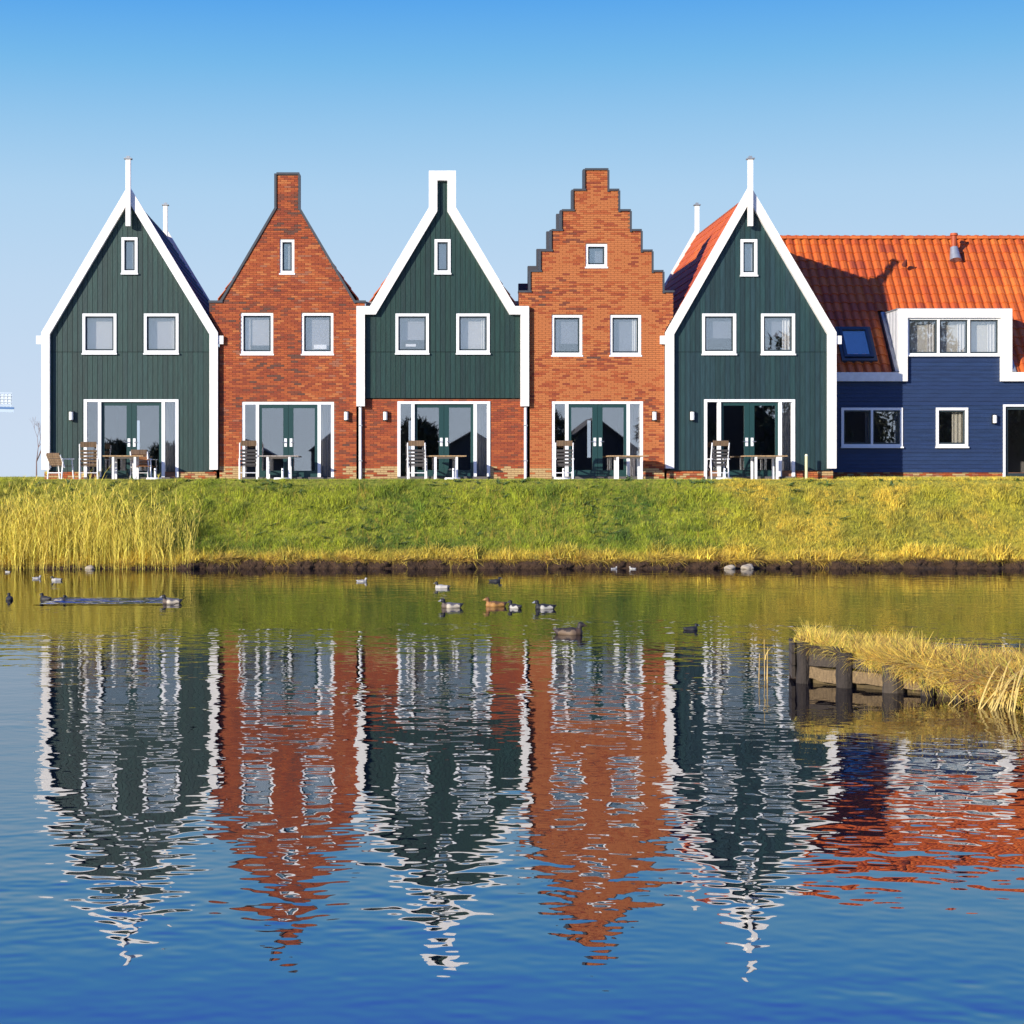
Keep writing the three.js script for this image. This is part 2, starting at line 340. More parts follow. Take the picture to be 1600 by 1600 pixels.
function finial(house, x, z, y0, y1) {
  const f = mesh(house, 'finial', join([slab(x - .075, x + .075, y0, y1, z - .05, z + .1)]), white);
  mesh(f, 'finial_cap', join([slab(x - .12, x + .12, y1, y1 + .035, z - .1, z + .15), slab(x - .05, x + .05, y1 + .035, y1 + .1, z - .03, z + .08)]), zinc);
}
function plinth(house, x0, x1, y1, z, holes, seed) {
  const pts = [[x0, GROUND - .3], [x1, GROUND - .3], [x1, y1], [x0, y1]], w = mesh(house, 'plinth', backing(pts, holes.filter((h) => h[2] > GROUND - .25 && h[2] < y1).map((h) => [h[0], h[1], h[2], y1 - .001]), z - .2, z - .03), mortar);
  bricks(w, pts, holes, GROUND - .05, y1, z, (x, y, r) => [0, 1, 6, 5, 6, 7][(r() * 6) | 0], seed, 120);
}

// ---------------------------------------------------------------- the three green and two brick houses
function pointedHouse(o) {
  const h = thing('clapboard_house', o.label, 'house', [0, 0, 0], 'gabled houses in a row along the bank');
  const [L, A, RR, ye, yb] = [o.left, o.apex, o.right, 520, o.foot];
  const iw = 13, pts = toM([[L + 8, yb], [RR - 8, yb], [RR - 8, ye], [A, 300], [L + 8, ye]]);
  const holes = [o.small, ...o.pair, o.door].map((q) => rect(...q)), joint = Y(550);
  const inner = holes.map((q) => [q[0] + .05, q[1] - .05, q[2] + (q === holes[3] ? 0 : .05), q[3] - .05]);
  const wall = mesh(h, 'wall', backing(pts, inner.map((q, i) => i === 3 ? [q[0], q[1], Y(yb) + .002, q[3]] : q), -.25, -.031), backGreen);
  const cut = inner;
  vboards(wall, pts, cut, Y(yb), joint - .008, .155, -.03, 0, o.mats, o.seed);
  vboards(wall, pts, cut, joint + .008, 30, .155, -.03, 0, o.mats, o.seed + 1);
  plinth(h, X(L + 3), X(RR - 3), Y(yb) - .004, -.03, [[holes[3][0], holes[3][1], GROUND - .3, holes[3][3]]], o.seed + 2);
  // white boards along the verges and the corners
  const out = [[L, yb - 3], [L, ye], [A, 290], [RR, ye], [RR, yb - 3]], inn = [[L + iw, yb - 3], [L + iw, ye + 3], [A, 316], [RR - iw, ye + 3], [RR - iw, yb - 3]];
  for (let k = 0; k < 4; k++) mesh(h, k % 3 ? 'verge_board' : 'corner_board', prism(toM([out[k], out[k + 1], inn[k + 1], inn[k]]), -.02, k % 3 ? .172 : .17), white);
  for (let k = 1; k < 3; k++) mesh(h, 'rear_verge_board', prism(toM([out[k], out[k + 1], inn[k + 1], inn[k]]), -9.35, -9.22), white);
  finial(h, X(A), .2, Y(355), Y(251)); finial(h, X(A), -9.3, Y(350), Y(251));
  for (const [s, x] of [[-1, L], [1, RR]]) { const c = rod([X(x) + s * .08, Y(532), .1], [X(x) + s * .08, Y(532), -10], .07); mesh(h, 'gutter', c, white); mesh(h, 'gutter_end', slab(X(x) + (s < 0 ? -.17 : .001), X(x) + (s < 0 ? -.001 : .17), Y(538), Y(525), .05, .12), white); }
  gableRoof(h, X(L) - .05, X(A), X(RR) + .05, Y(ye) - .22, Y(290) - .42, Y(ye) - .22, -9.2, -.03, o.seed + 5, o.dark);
  shell(h, X(L + 9), X(RR - 9), Y(ye + 14), o.slot, 9.2);
  win(h, rect(...o.small), 0, o.smallOpt); win(h, rect(...o.pair[0]), 0, o.opt[0]); win(h, rect(...o.pair[1]), 0, o.opt[1]);
  doors(h, rect(...o.door), 0, o.doorOpt);
  finalise(h, X(A)); return h;
}
function slotAt(px, t = 10) { return [X(px - 3, t), X(px + 3, t), Y(715, t), Y(657, t)]; }
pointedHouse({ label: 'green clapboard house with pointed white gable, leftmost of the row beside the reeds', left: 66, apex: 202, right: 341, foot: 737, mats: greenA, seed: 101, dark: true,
  small: [190, 215, 371, 427], pair: [[129, 182, 490, 552], [225, 279, 490, 552]], door: [131, 279, 624, 747], slot: slotAt(216, 9.2),
  smallOpt: { blind: 1, curtainRight: .4, curtainMat: curtainGrey }, opt: [{ blind: 2 }, { blind: 0, blindFrom: .08, curtainRight: .16 }], doorOpt: { curtainR: curtainGrey } });
pointedHouse({ label: 'green clapboard house with pointed white gable and finial, next to the navy house', left: 1039, apex: 1170, right: 1305, foot: 735, mats: greenE, seed: 501,
  small: [1157, 1183, 374, 430], pair: [[1097, 1150, 490, 553], [1189, 1242, 490, 553]], door: [1100, 1242, 624, 746], slot: null,
  smallOpt: { blind: 2 }, opt: [{ blind: 3, blindFrom: .4, curtainLeft: .14, curtainMat: curtainGrey }, { blind: 3, blindFrom: .45, curtainRight: .3 }], doorOpt: { curtainR: curtainGrey } });

function brickPick(weights, up) {
  return (x, y, r) => {
    const low = Y(728) + .10 * fbm(x * 1.3, 3);
    if (y < low && N2(x * .9, 5) > -.15 && r() < .8) return 6;
    const n = fbm(x * .55, y * .7, 2), k = clamp((y - 6) / 5), q = r() + n * .8 - k * up;
    if (q < -.08) return 4; if (q < .05) return 3; if (q < .24) return 2; if (q < .52) return 1; if (q < .86) return 0;
    return r() < .3 ? 7 : 5;
  };
}
function coping(house, path, z0, z1, th = .07, out = .03) {                // slate strips along an outline, one piece to a straight run
  for (let i = 0; i < path.length - 1; i++) {
    const a = path[i], b = path[i + 1], dx = b[0] - a[0], dy = b[1] - a[1], l = Math.hypot(dx, dy), nx = -dy / l, ny = dx / l;
    const e0 = i ? 0 : .02, ux = dx / l, uy = dy / l;
    mesh(house, 'coping', prism([[a[0] - ux * e0, a[1] - uy * e0], [b[0] + ux * th * .5, b[1] + uy * th * .5], [b[0] + ux * th * .5 + nx * th, b[1] + uy * th * .5 + ny * th], [a[0] - ux * e0 + nx * th, a[1] - uy * e0 + ny * th]], z0, z1 + i * .0006), slate);
  }
}
{ // second house: brick, spout gable
  const h = thing('brick_house', 'red brick house with plain spout gable and slate coping, between two green houses', 'house', [0, 0, 0], 'gabled houses in a row along the bank');
  const pts = toM([[343, 756], [557, 756], [557, 479], [570, 479], [570, 473], [553, 473], [466, 326], [466, 273], [432, 273], [432, 326], [346, 473], [327, 473], [327, 492], [343, 519]]);
  const small = rect(437, 460, 374, 427), w1 = rect(376, 427, 489, 553), w2 = rect(471, 521, 489, 553), d = rect(378, 522, 628, 747), holes = [small, w1, w2, d];
  const wall = mesh(h, 'wall', backing(pts, holes.map((q) => [q[0] + .005, q[1] - .005, q[2], q[3]]), -.25, -.014), mortar);
  bricks(wall, pts, holes, GROUND - .08, 30, 0, brickPick(null, .12), 211);
  coping(h, toM([[570, 473], [553, 473], [466, 326], [466, 273], [432, 273], [432, 326], [346, 473], [327, 473]]).reverse(), -.3, .04);
  gableRoof(h, X(330), X(449), X(568), Y(484), Y(318), Y(484), -9.2, -.26, 215);
  shell(h, X(344), X(556), Y(482), null);
  const b = { proud: -.03, width: .08 };
  win(h, small, 0, { ...b, blind: 3, curtainRight: .4, curtainMat: curtainGrey }); win(h, w1, 0, { ...b, blind: 0, blindFrom: .22, curtainLeft: .24 });
  const g = win(h, w2, 0, { ...b, blind: 1 }); mesh(g, 'sill_box', slab(X(490), X(510), Y(545), Y(538), -.23, -.15), metalWhite);
  doors(h, d, 0, { proud: -.02, curtainR: curtainGrey });
  finalise(h, X(449));
}
{ // third house: green boards above brick, white spout gable
  const h = thing('clapboard_house', 'green clapboard house with white spout gable and brick ground floor, in the middle', 'house', [0, 0, 0], 'gabled houses in a row along the bank');
  const A = 691, pts = toM([[564, 622], [820, 622], [820, 486], [806, 486], [706, 327], [706, 275], [677, 275], [677, 327], [576, 486], [564, 486]]);
  const small = rect(679, 704, 374, 427), w1 = rect(618, 670, 490, 552), w2 = rect(713, 765, 490, 552), d = rect(621, 766, 627, 746);
  const inner = [small, w1, w2].map((q) => [q[0] + .05, q[1] - .05, q[2] + .05, q[3] - .05]);
  const wall = mesh(h, 'wall', backing(pts, inner, -.25, -.031), backGreen);
  vboards(wall, pts, inner, Y(622), Y(550) - .008, .155, -.03, 0, greenC, 311);
  vboards(wall, pts, inner, Y(550) + .008, 30, .155, -.03, 0, greenC, 312);
  const lower = toM([[564, 756], [822, 756], [822, 623.5], [564, 623.5]]), lw = mesh(h, 'brick_wall', backing(lower, [[d[0] + .005, d[1] - .005, d[2], d[3]]], -.25, -.074), mortar);
  bricks(lw, lower, [d], GROUND - .08, Y(624), -.06, (x, y, r) => y < Y(730) + .1 * fbm(x, 9) && r() < .75 ? 6 : [1, 1, 0, 2, 1, 0, 3, 2][(r() * 8) | 0], 313);
  const out = [[557, 635], [557, 479], [578, 479], [670, 325], [670, 268], [712, 268], [712, 325], [804, 479], [826, 479], [826, 635]], inn = [[570, 635], [570, 492], [587, 492], [683, 331], [683, 283], [699, 283], [699, 331], [796, 492], [813, 492], [813, 635]];
  for (let k = 0; k < 9; k++) mesh(h, k === 0 || k === 8 ? 'corner_board' : 'verge_board', prism(toM([out[k], out[k + 1], inn[k + 1], inn[k]]), -.02, .17 + (k % 2) * .002), white);
  gableRoof(h, X(564), X(A), X(818), Y(494), Y(318), Y(494), -9.2, -.26, 315);
  shell(h, X(565), X(819), Y(492), slotAt(639));
  win(h, small, 0, { blind: 1 });
  const g = win(h, w1, 0, { blind: 1, blindFrom: .35, curtainLeft: .12, curtainMat: curtainGrey }); mesh(g, 'sill_box', slab(X(634), X(650), Y(541), Y(537), -.23, -.15), metalWhite);
  win(h, w2, 0, { blind: 2, curtainRight: .18 });
  doors(h, d, -.06, { curtainR: curtainGrey, curtainL: null });
  for (const x of [563, 821]) { const p = mesh(h, 'downpipe', rod([X(x), GROUND - .1, .02], [X(x), Y(636), .02], .048, .048, 14), metalWhite); mesh(p, 'pipe_bracket', join([slab(X(x) - .06, X(x) + .06, 3.1, 3.14, -.06, .07), slab(X(x) - .06, X(x) + .06, 4.2, 4.24, -.06, .07)]), zinc); }
  finalise(h, X(A));
}
{ // fourth house: brick, stepped gable
  const h = thing('brick_house', 'orange brick house with stepped gable and small square attic window', 'house', [0, 0, 0], 'gabled houses in a row along the bank');
  const stepsL = [[811, 457], [829, 457], [829, 425], [845, 425], [845, 393], [862, 393], [862, 361], [878, 361], [878, 330], [896, 330], [896, 298], [914, 298], [914, 266]];
  const stepsR = [[949, 266], [949, 298], [966, 298], [966, 330], [984, 330], [984, 361], [1001, 361], [1001, 393], [1018, 393], [1018, 425], [1035, 425], [1035, 457], [1052, 457]];
  const pts = toM([[828, 756], [828, 481], [811, 481], ...stepsL, ...stepsR, [1052, 494], [1038, 519], [1038, 756]]);
  const small = rect(915, 949, 381, 417), w1 = rect(862, 910, 492, 555), w2 = rect(953, 1002, 492, 555), d = rect(862, 1005, 627, 746), holes = [small, w1, w2, d];
  const wall = mesh(h, 'wall', backing(pts, holes.map((q) => [q[0] + .005, q[1] - .005, q[2], q[3]]), -.25, -.014), mortar);
  bricks(wall, pts, holes, GROUND - .08, 30, 0, (x, y, r) => {
    if (y < Y(732) + .08 * fbm(x * 1.2, 4) && r() < .8) return 6;
    const q = r() + fbm(x * .6, y * .7, 8) * .75; return q < -.18 ? 4 : q < -.06 ? 3 : q < .04 ? 2 : q < .14 ? 1 : q < .36 ? 0 : 5;
  }, 411);
  coping(h, toM([...stepsL, ...stepsR]), -.28, .04, .06);
  const rear = mesh(h, 'rear_gable', backing(toM([[828, 520], ...stepsL, ...stepsR, [1038, 520]]), [], -9.5, -9.25), slate);
  gableRoof(h, X(832), X(931.5), X(1032), Y(476), Y(306), Y(476), -9.2, -.26, 415);
  shell(h, X(829), X(1037), Y(474), slotAt(920));
  const b = { proud: -.03, width: .08 };
  win(h, small, 0, { ...b, blind: 3 }); win(h, w1, 0, { ...b, blind: 3, blindFrom: .3, curtainLeft: .2, curtainMat: curtainGrey }); win(h, w2, 0, { ...b, blind: 3, curtainRight: .22 });
  doors(h, d, 0, { proud: -.02, curtainR: curtainGrey });
  finalise(h, X(931.5));
}
// ---------------------------------------------------------------- the navy house with the long tiled roof
{
  const T = 2.6, h = thing('clapboard_house', 'navy blue clapboard house with orange pantile roof and white dormer, at the right edge', 'house', [0, 0, 0], 'gabled houses in a row along the bank');
  const bx = (p) => X(p, T), by = (p) => Y(p, T), br = (a, b, c, d) => rect(a, b, c, d, T), z = -T, xe = bx(1720);
  const x0 = X(1297), foot = by(738), pts = [[x0, foot], [xe, foot], [xe, by(592)], [bx(1571), by(592)], [bx(1571), by(490)], [bx(1410), by(490)], [bx(1410), by(592)], [x0, by(592)]];
  const wl = br(1314, 1410, 637, 698), wr = br(1462, 1512, 637, 698), wd = br(1417, 1562, 497, 555), dr = br(1567, 1660, 632, 745), holes = [wl, wr, wd, dr];
  const inner = holes.map((q) => [q[0] + .04, q[1] - .04, q[2] + .04, q[3] - .04]); inner[3] = [dr[0] + .04, dr[1] - .04, foot + .002, dr[3] - .04];
  const wall = mesh(h, 'wall', backing(pts, inner, z - .25, z - .031), backNavy);
  hboards(wall, pts, inner, .128, z, navy, 611, foot, by(492));
  plinth(h, x0, xe, foot - .004, z - .02, [[dr[0], dr[1], 0, 5]], 612);
  win(h, wl, z, { panes: 2, curtainRight: .14, curtainMat: curtainGrey, proud: .05 }); win(h, wr, z, { curtainRight: .42, curtainMat: M([.6, .56, .45], { side: THREE.DoubleSide }), proud: .05 });
  win(h, wd, z, { panes: 3, blind: 4, blindFrom: 0, width: .06, curtainRight: .3, sill: true, proud: .06 });
  { const g = node(h, 'door_set'); mesh(g, 'frame', ring(dr[0], dr[1], dr[2] - .1, dr[3], .07, z - .15, z + .05), whiteFrame); mesh(g, 'door_pane', slab(dr[0] + .06, dr[1] - .06, dr[2], dr[3] - .06, z - .06, z - .056), glass); mesh(g, 'door_leaf', ring(dr[0] + .072, dr[1] - .072, dr[2] + .02, dr[3] - .072, .1, z - .09, z - .03), sashDark); }
  // white fascia stepping up round the dormer
  const f = [[1300, 596], [1416, 596], [1416, 497], [1562, 497], [1562, 596], [1720, 596]], g = [[1300, 582], [1403, 582], [1403, 483], [1579, 483], [1579, 582], [1720, 582]];
  for (let k = 0; k < 5; k++) mesh(h, 'fascia_board', prism([f[k], f[k + 1], g[k + 1], g[k]].map(([a, b]) => [bx(a), by(b)]), z - .02, z + .16 + (k % 2) * .004), white);
  // roof plane
  const eave = by(584), tan = 1.25, zr = -6.5, ridge = eave + tan * (-zr - T), XR0 = 11.75, th = Math.atan(tan);
  const up = new THREE.Vector3(0, Math.sin(th), -Math.cos(th)), ac = new THREE.Vector3(1, 0, 0), len = (ridge - eave) / Math.sin(th);
  const q = (y) => -T - (y - eave) / tan;
  const dTop = by(483) - .02, dx0 = bx(1403) + .02, dx1 = bx(1579) - .02, sk = { x0: X(1306, 4.0), x1: X(1351, 4.0), s0: .62, s1: 1.94 };
  const side = (pts3) => { const p = [], u = []; for (let i = 1; i < pts3.length - 1; i++) for (const v of [pts3[0], pts3[i], pts3[i + 1]]) { p.push(...v); u.push(v[0], v[1]); } return soup(p, u); };
  const roof = mesh(h, 'roof', (() => {                           // the boarding below the tiles, open behind the dormer
    const l = [], bd = (xa, xb, ya, yb) => { const a = q(ya), b = q(yb), t = .1; const s = new THREE.BoxGeometry(xb - xa, Math.hypot(yb - ya, b - a), t); s.rotateX(-(Math.PI / 2 - th)); s.translate((xa + xb) / 2, (ya + yb) / 2 - .06, (a + b) / 2 - .05); l.push(s); };
    bd(XR0, dx0, eave, ridge); bd(dx1, xe, eave, ridge); bd(dx0, dx1, dTop, ridge); return join(l);
  })(), underlay);
  mesh(h, 'rear_roof', side([[XR0, ridge, zr], [XR0, eave, zr - 4.1], [xe, eave, zr - 4.1], [xe, ridge, zr]]), underlay);
  const r = rng(77), list = tileMatrices(new THREE.Vector3(XR0, eave - .02, -T + .03), ac, up, xe - XR0, len - .1).filter(([, at]) => {
    const mid = at.y + Math.sin(th) * TL * .5;
    if (at.x > dx0 - .12 && at.x < dx1 + .12 && mid < dTop + .05) return false;
    const s = (at.y - eave) / Math.sin(th) + TL / 2; return !(at.x > sk.x0 + .02 && at.x < sk.x1 - .02 && s > sk.s0 && s < sk.s1);
  });
  const px = (at) => at.x * FOC / (DIST - at.z) + 600, seen = list.filter(([, at]) => px(at) > 1225 && px(at) < 1606), few = new Set(seen.slice(-300));
  for (const [m, at] of few) { const t = mesh(roof, 'roof_tile', unitTile, tileMats[tileTone(at, r)]); t.matrix.copy(m).decompose(t.position, t.quaternion, t.scale); t.rotateZ((r() - .5) * .02); t.position.y += (r() - .5) * .012; }
  tileSheet(roof, list.filter((e) => !few.has(e)), 78);
  for (let x = XR0; x < xe - .2; x += .37) mesh(roof, 'ridge_tile', ridgeTile(), tileMats[(r() * 4) | 0]).position.set(x + .2, ridge + .05, zr);
  // dormer: cheeks and flat top
  const zd = q(dTop);
  for (const [x, s] of [[dx0, -1], [dx1, 1]]) {
    const c = mesh(h, 'dormer_cheek', (() => { const w = .05, g0 = prism([[T, eave - .1], [-zd, dTop], [T, dTop]], -w / 2, w / 2); g0.rotateY(Math.PI / 2); g0.translate(x, 0, 0); return g0; })(), M([.62, .63, .65], { roughness: .5, map: texGrain }));
    if (s < 0) mesh(c, 'flashing', join([0, .35, .7, 1.05].map((k) => { const za = -T - .15 - k, yb = eave + tan * (-za - T) + .05; return slab(x - .045, x - .026, yb, dTop - .03, za - .03, za); })), zinc);
    mesh(c, 'gutter_strip', (() => { const g0 = prism([[T - .05, eave - .06], [-zd, dTop - .02], [-zd - .1, dTop + .04], [T - .15, eave + .04]], -.06, .06); g0.rotateY(Math.PI / 2); g0.translate(x + s * .09, .03, .03); return g0; })(), zinc);
  }
  mesh(h, 'dormer_roof', slab(dx0 - .05, dx1 + .05, dTop, dTop + .05, zd - .1, -T - .03), zinc);
  // skylight
  const base = (x, s) => new THREE.Vector3(x, eave - .02, -T + .03).addScaledVector(up, s);
  const nrm = new THREE.Vector3().crossVectors(ac, up), sl = node(h, 'skylight'), mt = new THREE.Matrix4().makeBasis(ac, up, nrm).setPosition(base(sk.x0, sk.s0).addScaledVector(nrm, .05));
  const sw = sk.x1 - sk.x0, sh = sk.s1 - sk.s0;
  mesh(sl, 'frame', ring(0, sw, 0, sh, .1, -.1, .14).applyMatrix4(mt), M([.02, .035, .07], { roughness: .4 }));
  mesh(sl, 'pane', slab(.09, sw - .09, .09, sh - .09, .09, .094).applyMatrix4(mt), roofGlass);
  mesh(sl, 'blind', slab(.09, sw - .09, .09, sh - .09, -.06, -.05).applyMatrix4(mt), M([.012, .03, .10], { roughness: .8 }));
  mesh(sl, 'flashing', ring(-.1, sw + .1, -.14, sh + .06, .1, -.03, .10).applyMatrix4(mt), M([.05, .06, .08], { roughness: .6 }));
  // vent pipe near the ridge and a vent tile
  { const tz = 6.05, vx = X(1487, tz), vy = Y(402, tz), o = mesh(h, 'vent_pipe', join([rod([vx, vy + .15, -tz + .25], [vx, vy + .72, -tz + .25], .10, .09, 14)]), tileMats[4]); mesh(o, 'vent_cap', join([rod([vx, vy + .72, -tz + .25], [vx, vy + .80, -tz + .25], .14, .12, 14)]), tileMats[3]); mesh(o, 'flashing', join([rod([vx, vy - .15, -tz + .42], [vx, vy + .3, -tz + .25], .2, .13, 14)]), zinc); }
  { const tz = 5.35, p = new THREE.Vector3(X(1413, tz), Y(413, tz), -tz); const g0 = new THREE.CylinderGeometry(.02, .1, .26, 10, 1).rotateX(.9).translate(p.x, p.y + .05, p.z + .14); mesh(h, 'vent_tile', g0, M([.10, .02, .012])); }
  // closed rear, floors
  mesh(h, 'side_wall', slab(xe - .1, xe, GROUND, eave, -10.6, z - .26), inside); mesh(h, 'side_wall', slab(14.32, 14.42, GROUND, eave, -10.6, z - .26), inside); mesh(h, 'rear_wall', slab(14.42, xe - .1, GROUND, eave, -10.7, -10.6), inside);
  mesh(h, 'ground_floor', slab(14.43, xe - .11, GROUND - .1, GROUND + .05, -10.59, z - .27), insideFloor); mesh(h, 'upper_floor', slab(14.43, xe - .11, by(600) - .1, by(600), -10.59, z - .27), inside); mesh(h, 'partition', slab(14.43, xe - .11, by(600), dTop - .1, -4.6, -4.5), M([.45, .44, .42]));
  mesh(h, 'partition', slab(14.43, xe - .11, GROUND + .05, by(600) - .1, -6.6, -6.5), inside);
  h.position.set(bx(1500), GROUND, z); for (const c of h.children) c.position.sub(h.position);
}
function ridgeTile() {
  if (!ridgeTile.g) { const g = new THREE.CylinderGeometry(.11, .125, .40, 10, 1, true, -Math.PI / 2, Math.PI); g.rotateZ(Math.PI / 2).rotateX(0); g.rotateX(-Math.PI / 2); const p = g.attributes.position; ridgeTile.g = g; }
  return ridgeTile.g;
}
wallLamp(112, 650, 0, 'white wall lamp left of the door of the leftmost green house');
wallLamp(541, 650, 0, 'white wall lamp on the red brick spout gabled house, right of its door');
wallLamp(602, 650, .06, 'white wall lamp on the red brick ground floor of the middle green house');
wallLamp(1022, 650, 0, 'white wall lamp on the orange stepped gable house, right of its door');
wallLamp(1081, 650, 0, 'white wall lamp left of the door of the green house beside the navy one');
wallLamp(1553, 655, 2.57, 'white wall lamp on the navy boards beside the dark door');

// ---------------------------------------------------------------- ground, bank, water
const CREST = 1.85, LIP = 4.72, LIPY = .40;
const lipZ = (x) => LIP + .18 * N2(x * .35, 2) + .10 * N2(x * 1.4, 3) + .06 * N2(x * 4.1, 5) + (x < -5.4 ? .12 : 0);
const lipY = (x) => LIPY - .11 + .08 * N2(x * .8, 6) - .16 * smooth(-4.6, -6.4, x) + .04 * N2(x * 3, 8);
function bankY(x, z) { const t = clamp((z - CREST) / (lipZ(x) - CREST)), s = t * t * (3 - 2 * t); return mixN(GROUND, lipY(x), mixN(t, s, .45)) + .05 * N2(x * .9, z * .9, 3) * Math.sin(Math.PI * t); }
function grid(nx, nz, f, uvs = 1, upright = false) {
  const p = [], u = [], idx = [];
  for (let j = 0; j <= nz; j++) for (let i = 0; i <= nx; i++) { const v = f(i / nx, j / nz); p.push(...v); u.push(v[0] * uvs, v[upright ? 1 : 2] * uvs); }
  for (let j = 0; j < nz; j++) for (let i = 0; i < nx; i++) { const a = j * (nx + 1) + i, b = a + 1, c = a + nx + 1, d = c + 1; idx.push(a, c, b, b, c, d); }
  const g = new THREE.BufferGeometry(); g.setAttribute('position', new THREE.Float32BufferAttribute(p, 3)); g.setAttribute('uv', new THREE.Float32BufferAttribute(u, 2)); g.setIndex(idx); g.computeVertexNormals(); return g;
}
const turf = M([.28, .27, .03], { roughness: .95, map: texCoarse, bumpMap: texBump, bumpScale: .03 });
const soil = M([.05, .025, .011], { roughness: 1, map: texCoarse, bumpMap: texBump, bumpScale: .04 });
structure('ground', grid(2, 2, (u, v) => [mixN(-2500, 2500, u), GROUND, mixN(-3000, CREST + .001, v)], .5), turf);
structure('grass_bank', grid(600, 24, (u, v) => { const x = mixN(-60, 80, u), z = mixN(CREST, lipZ(x), v); return [x, bankY(x, z), z]; }, .5), turf);
structure('bank_edge', grid(2400, 12, (u, v) => {
  const x = mixN(-60, 80, u), lz = lipZ(x), ly = lipY(x), y = mixN(ly + .01, -.25, v), o = .10 * Math.sin(v * 3) + .16 * N2(x * 2.2, y * 5, 4) + .10 * N2(x * 6, y * 11, 5) + .05 * N2(x * 15, y * 22, 8);
  return [x, y, lz - .02 + o * smooth(0, .25, v) + .12 * v];
}, 1, true), soil);
structure('terrace', join([slab(X(70), X(1300), GROUND - .2, GROUND + .02, .14, 1.5), slab(X(1310), X(1720, 2.6), GROUND - .2, GROUND + .05, -2.4, -.9)]), M([.42, .38, .32], { roughness: .9, map: texCoarse }));

let waterMat;
// water: one sheet whose ripples are a relief of many crossing wave trains
{
  const S = 2048, L = 17, r = rng(99), waves = [];
  for (let n = 0; n < 120; n++) {
    const lam = .12 * Math.pow(10.5, Math.pow(r(), 1.3)), th = Math.PI / 2 + (r() + r() - 1) * 1.75 + .2, i = Math.round(Math.cos(th) * L / lam), j = Math.round(Math.sin(th) * L / lam);
    if (!i && !j) continue; const k = 2 * Math.PI / L * Math.hypot(i, j);
    waves.push([i, j, Math.pow(2 * Math.PI / k / .5, -.12) * (.6 + .8 * r()), r() * 6.283, i / Math.hypot(i, j), j / Math.hypot(i, j)]);
  }
  let e = 0; for (const w of waves) e += w[2] * w[2] / 2; const rms = .0108, f = rms / Math.sqrt(e);
  const sx = new Float32Array(S * S), sy = new Float32Array(S * S), ca = new Float32Array(S), sa = new Float32Array(S);
  for (const [i, j, a, ph, kx, ky] of waves) {
    for (let x = 0; x < S; x++) { ca[x] = Math.cos(2 * Math.PI * i * x / S); sa[x] = Math.sin(2 * Math.PI * i * x / S); }
    for (let y = 0; y < S; y++) {
      const b = 2 * Math.PI * j * y / S + ph, cb = Math.cos(b) * a * f, sb = Math.sin(b) * a * f, o = y * S;
      for (let x = 0; x < S; x++) { const s = ca[x] * cb - sa[x] * sb; sx[o + x] += s * kx; sy[o + x] += s * ky; }
    }
  }
  const d = new Float32Array(S * S * 4), env = new Float32Array(S * S);
  for (let y = 0; y < S; y++) for (let x = 0; x < S; x++) {          // calmer and rougher patches
    const u = x / S * 6.283, v = y / S * 6.283, en = Math.max(.58, .82 + .30 * Math.sin(u + 2 * v + 1) + .24 * Math.sin(3 * v - u + 2) + .2 * Math.sin(2 * u + 5 * v) + .14 * Math.sin(3 * u - 7 * v + 1));
    const o = y * S + x, a = -sx[o] * en, b = -sy[o] * en, n = 1 / Math.hypot(a, b, 1);
    d[o * 4] = a * n * .5 + .5; d[o * 4 + 1] = b * n * .5 + .5; d[o * 4 + 2] = n * .5 + .5; d[o * 4 + 3] = 1;
  }
  const t = new THREE.DataTexture(d, S, S, THREE.RGBAFormat, THREE.FloatType); t.wrapS = t.wrapT = THREE.RepeatWrapping; t.magFilter = THREE.LinearFilter; t.needsUpdate = true; t.repeat.set(1 / L, 1 / L);
  const water = waterMat = M([.001, .002, .008], { roughness: .01, ior: 5.2, normalMap: t, normalScale: new THREE.Vector2(1, 1) });
  structure('water', grid(60, 40, (u, v) => { const x = mixN(-120, 130, u), z = mixN(4.4, 55, v); return [x, .012 * N2(x * .2, z * .25, 9), z]; }, 1), water);
}
{ // the ruffled wake between the ducks at the left
  const x0 = -7.2, x1 = -4.3, z0 = 16.9, z1 = 19.3;
  structure('water_wake', grid(150, 220, (u, v) => {
    const x = mixN(x0, x1, u), z = mixN(z0, z1, v), e = smooth(0, .12, u) * smooth(1, .9, u) * smooth(.0, .25, v + .12 * N2(x * 2, 1)) * smooth(1, .8, v + .1 * N2(x * 2, 7));
    return [x, .004 + e * (.007 * Math.sin(z * 19 + 2 * N2(x * 1.2, z * 1.2, 3)) + .004 * Math.sin(z * 31 + x * 4 + 2) + .004 * N2(x * 5, z * 9, 6)), z];
  }, 1), waterMat);
}
structure('far_shore', grid(40, 12, (u, v) => [mixN(-400, 400, u), mixN(-.3, 1.0, smooth(0, .02, v)), mixN(54.6, 600, v)], .3), turf);

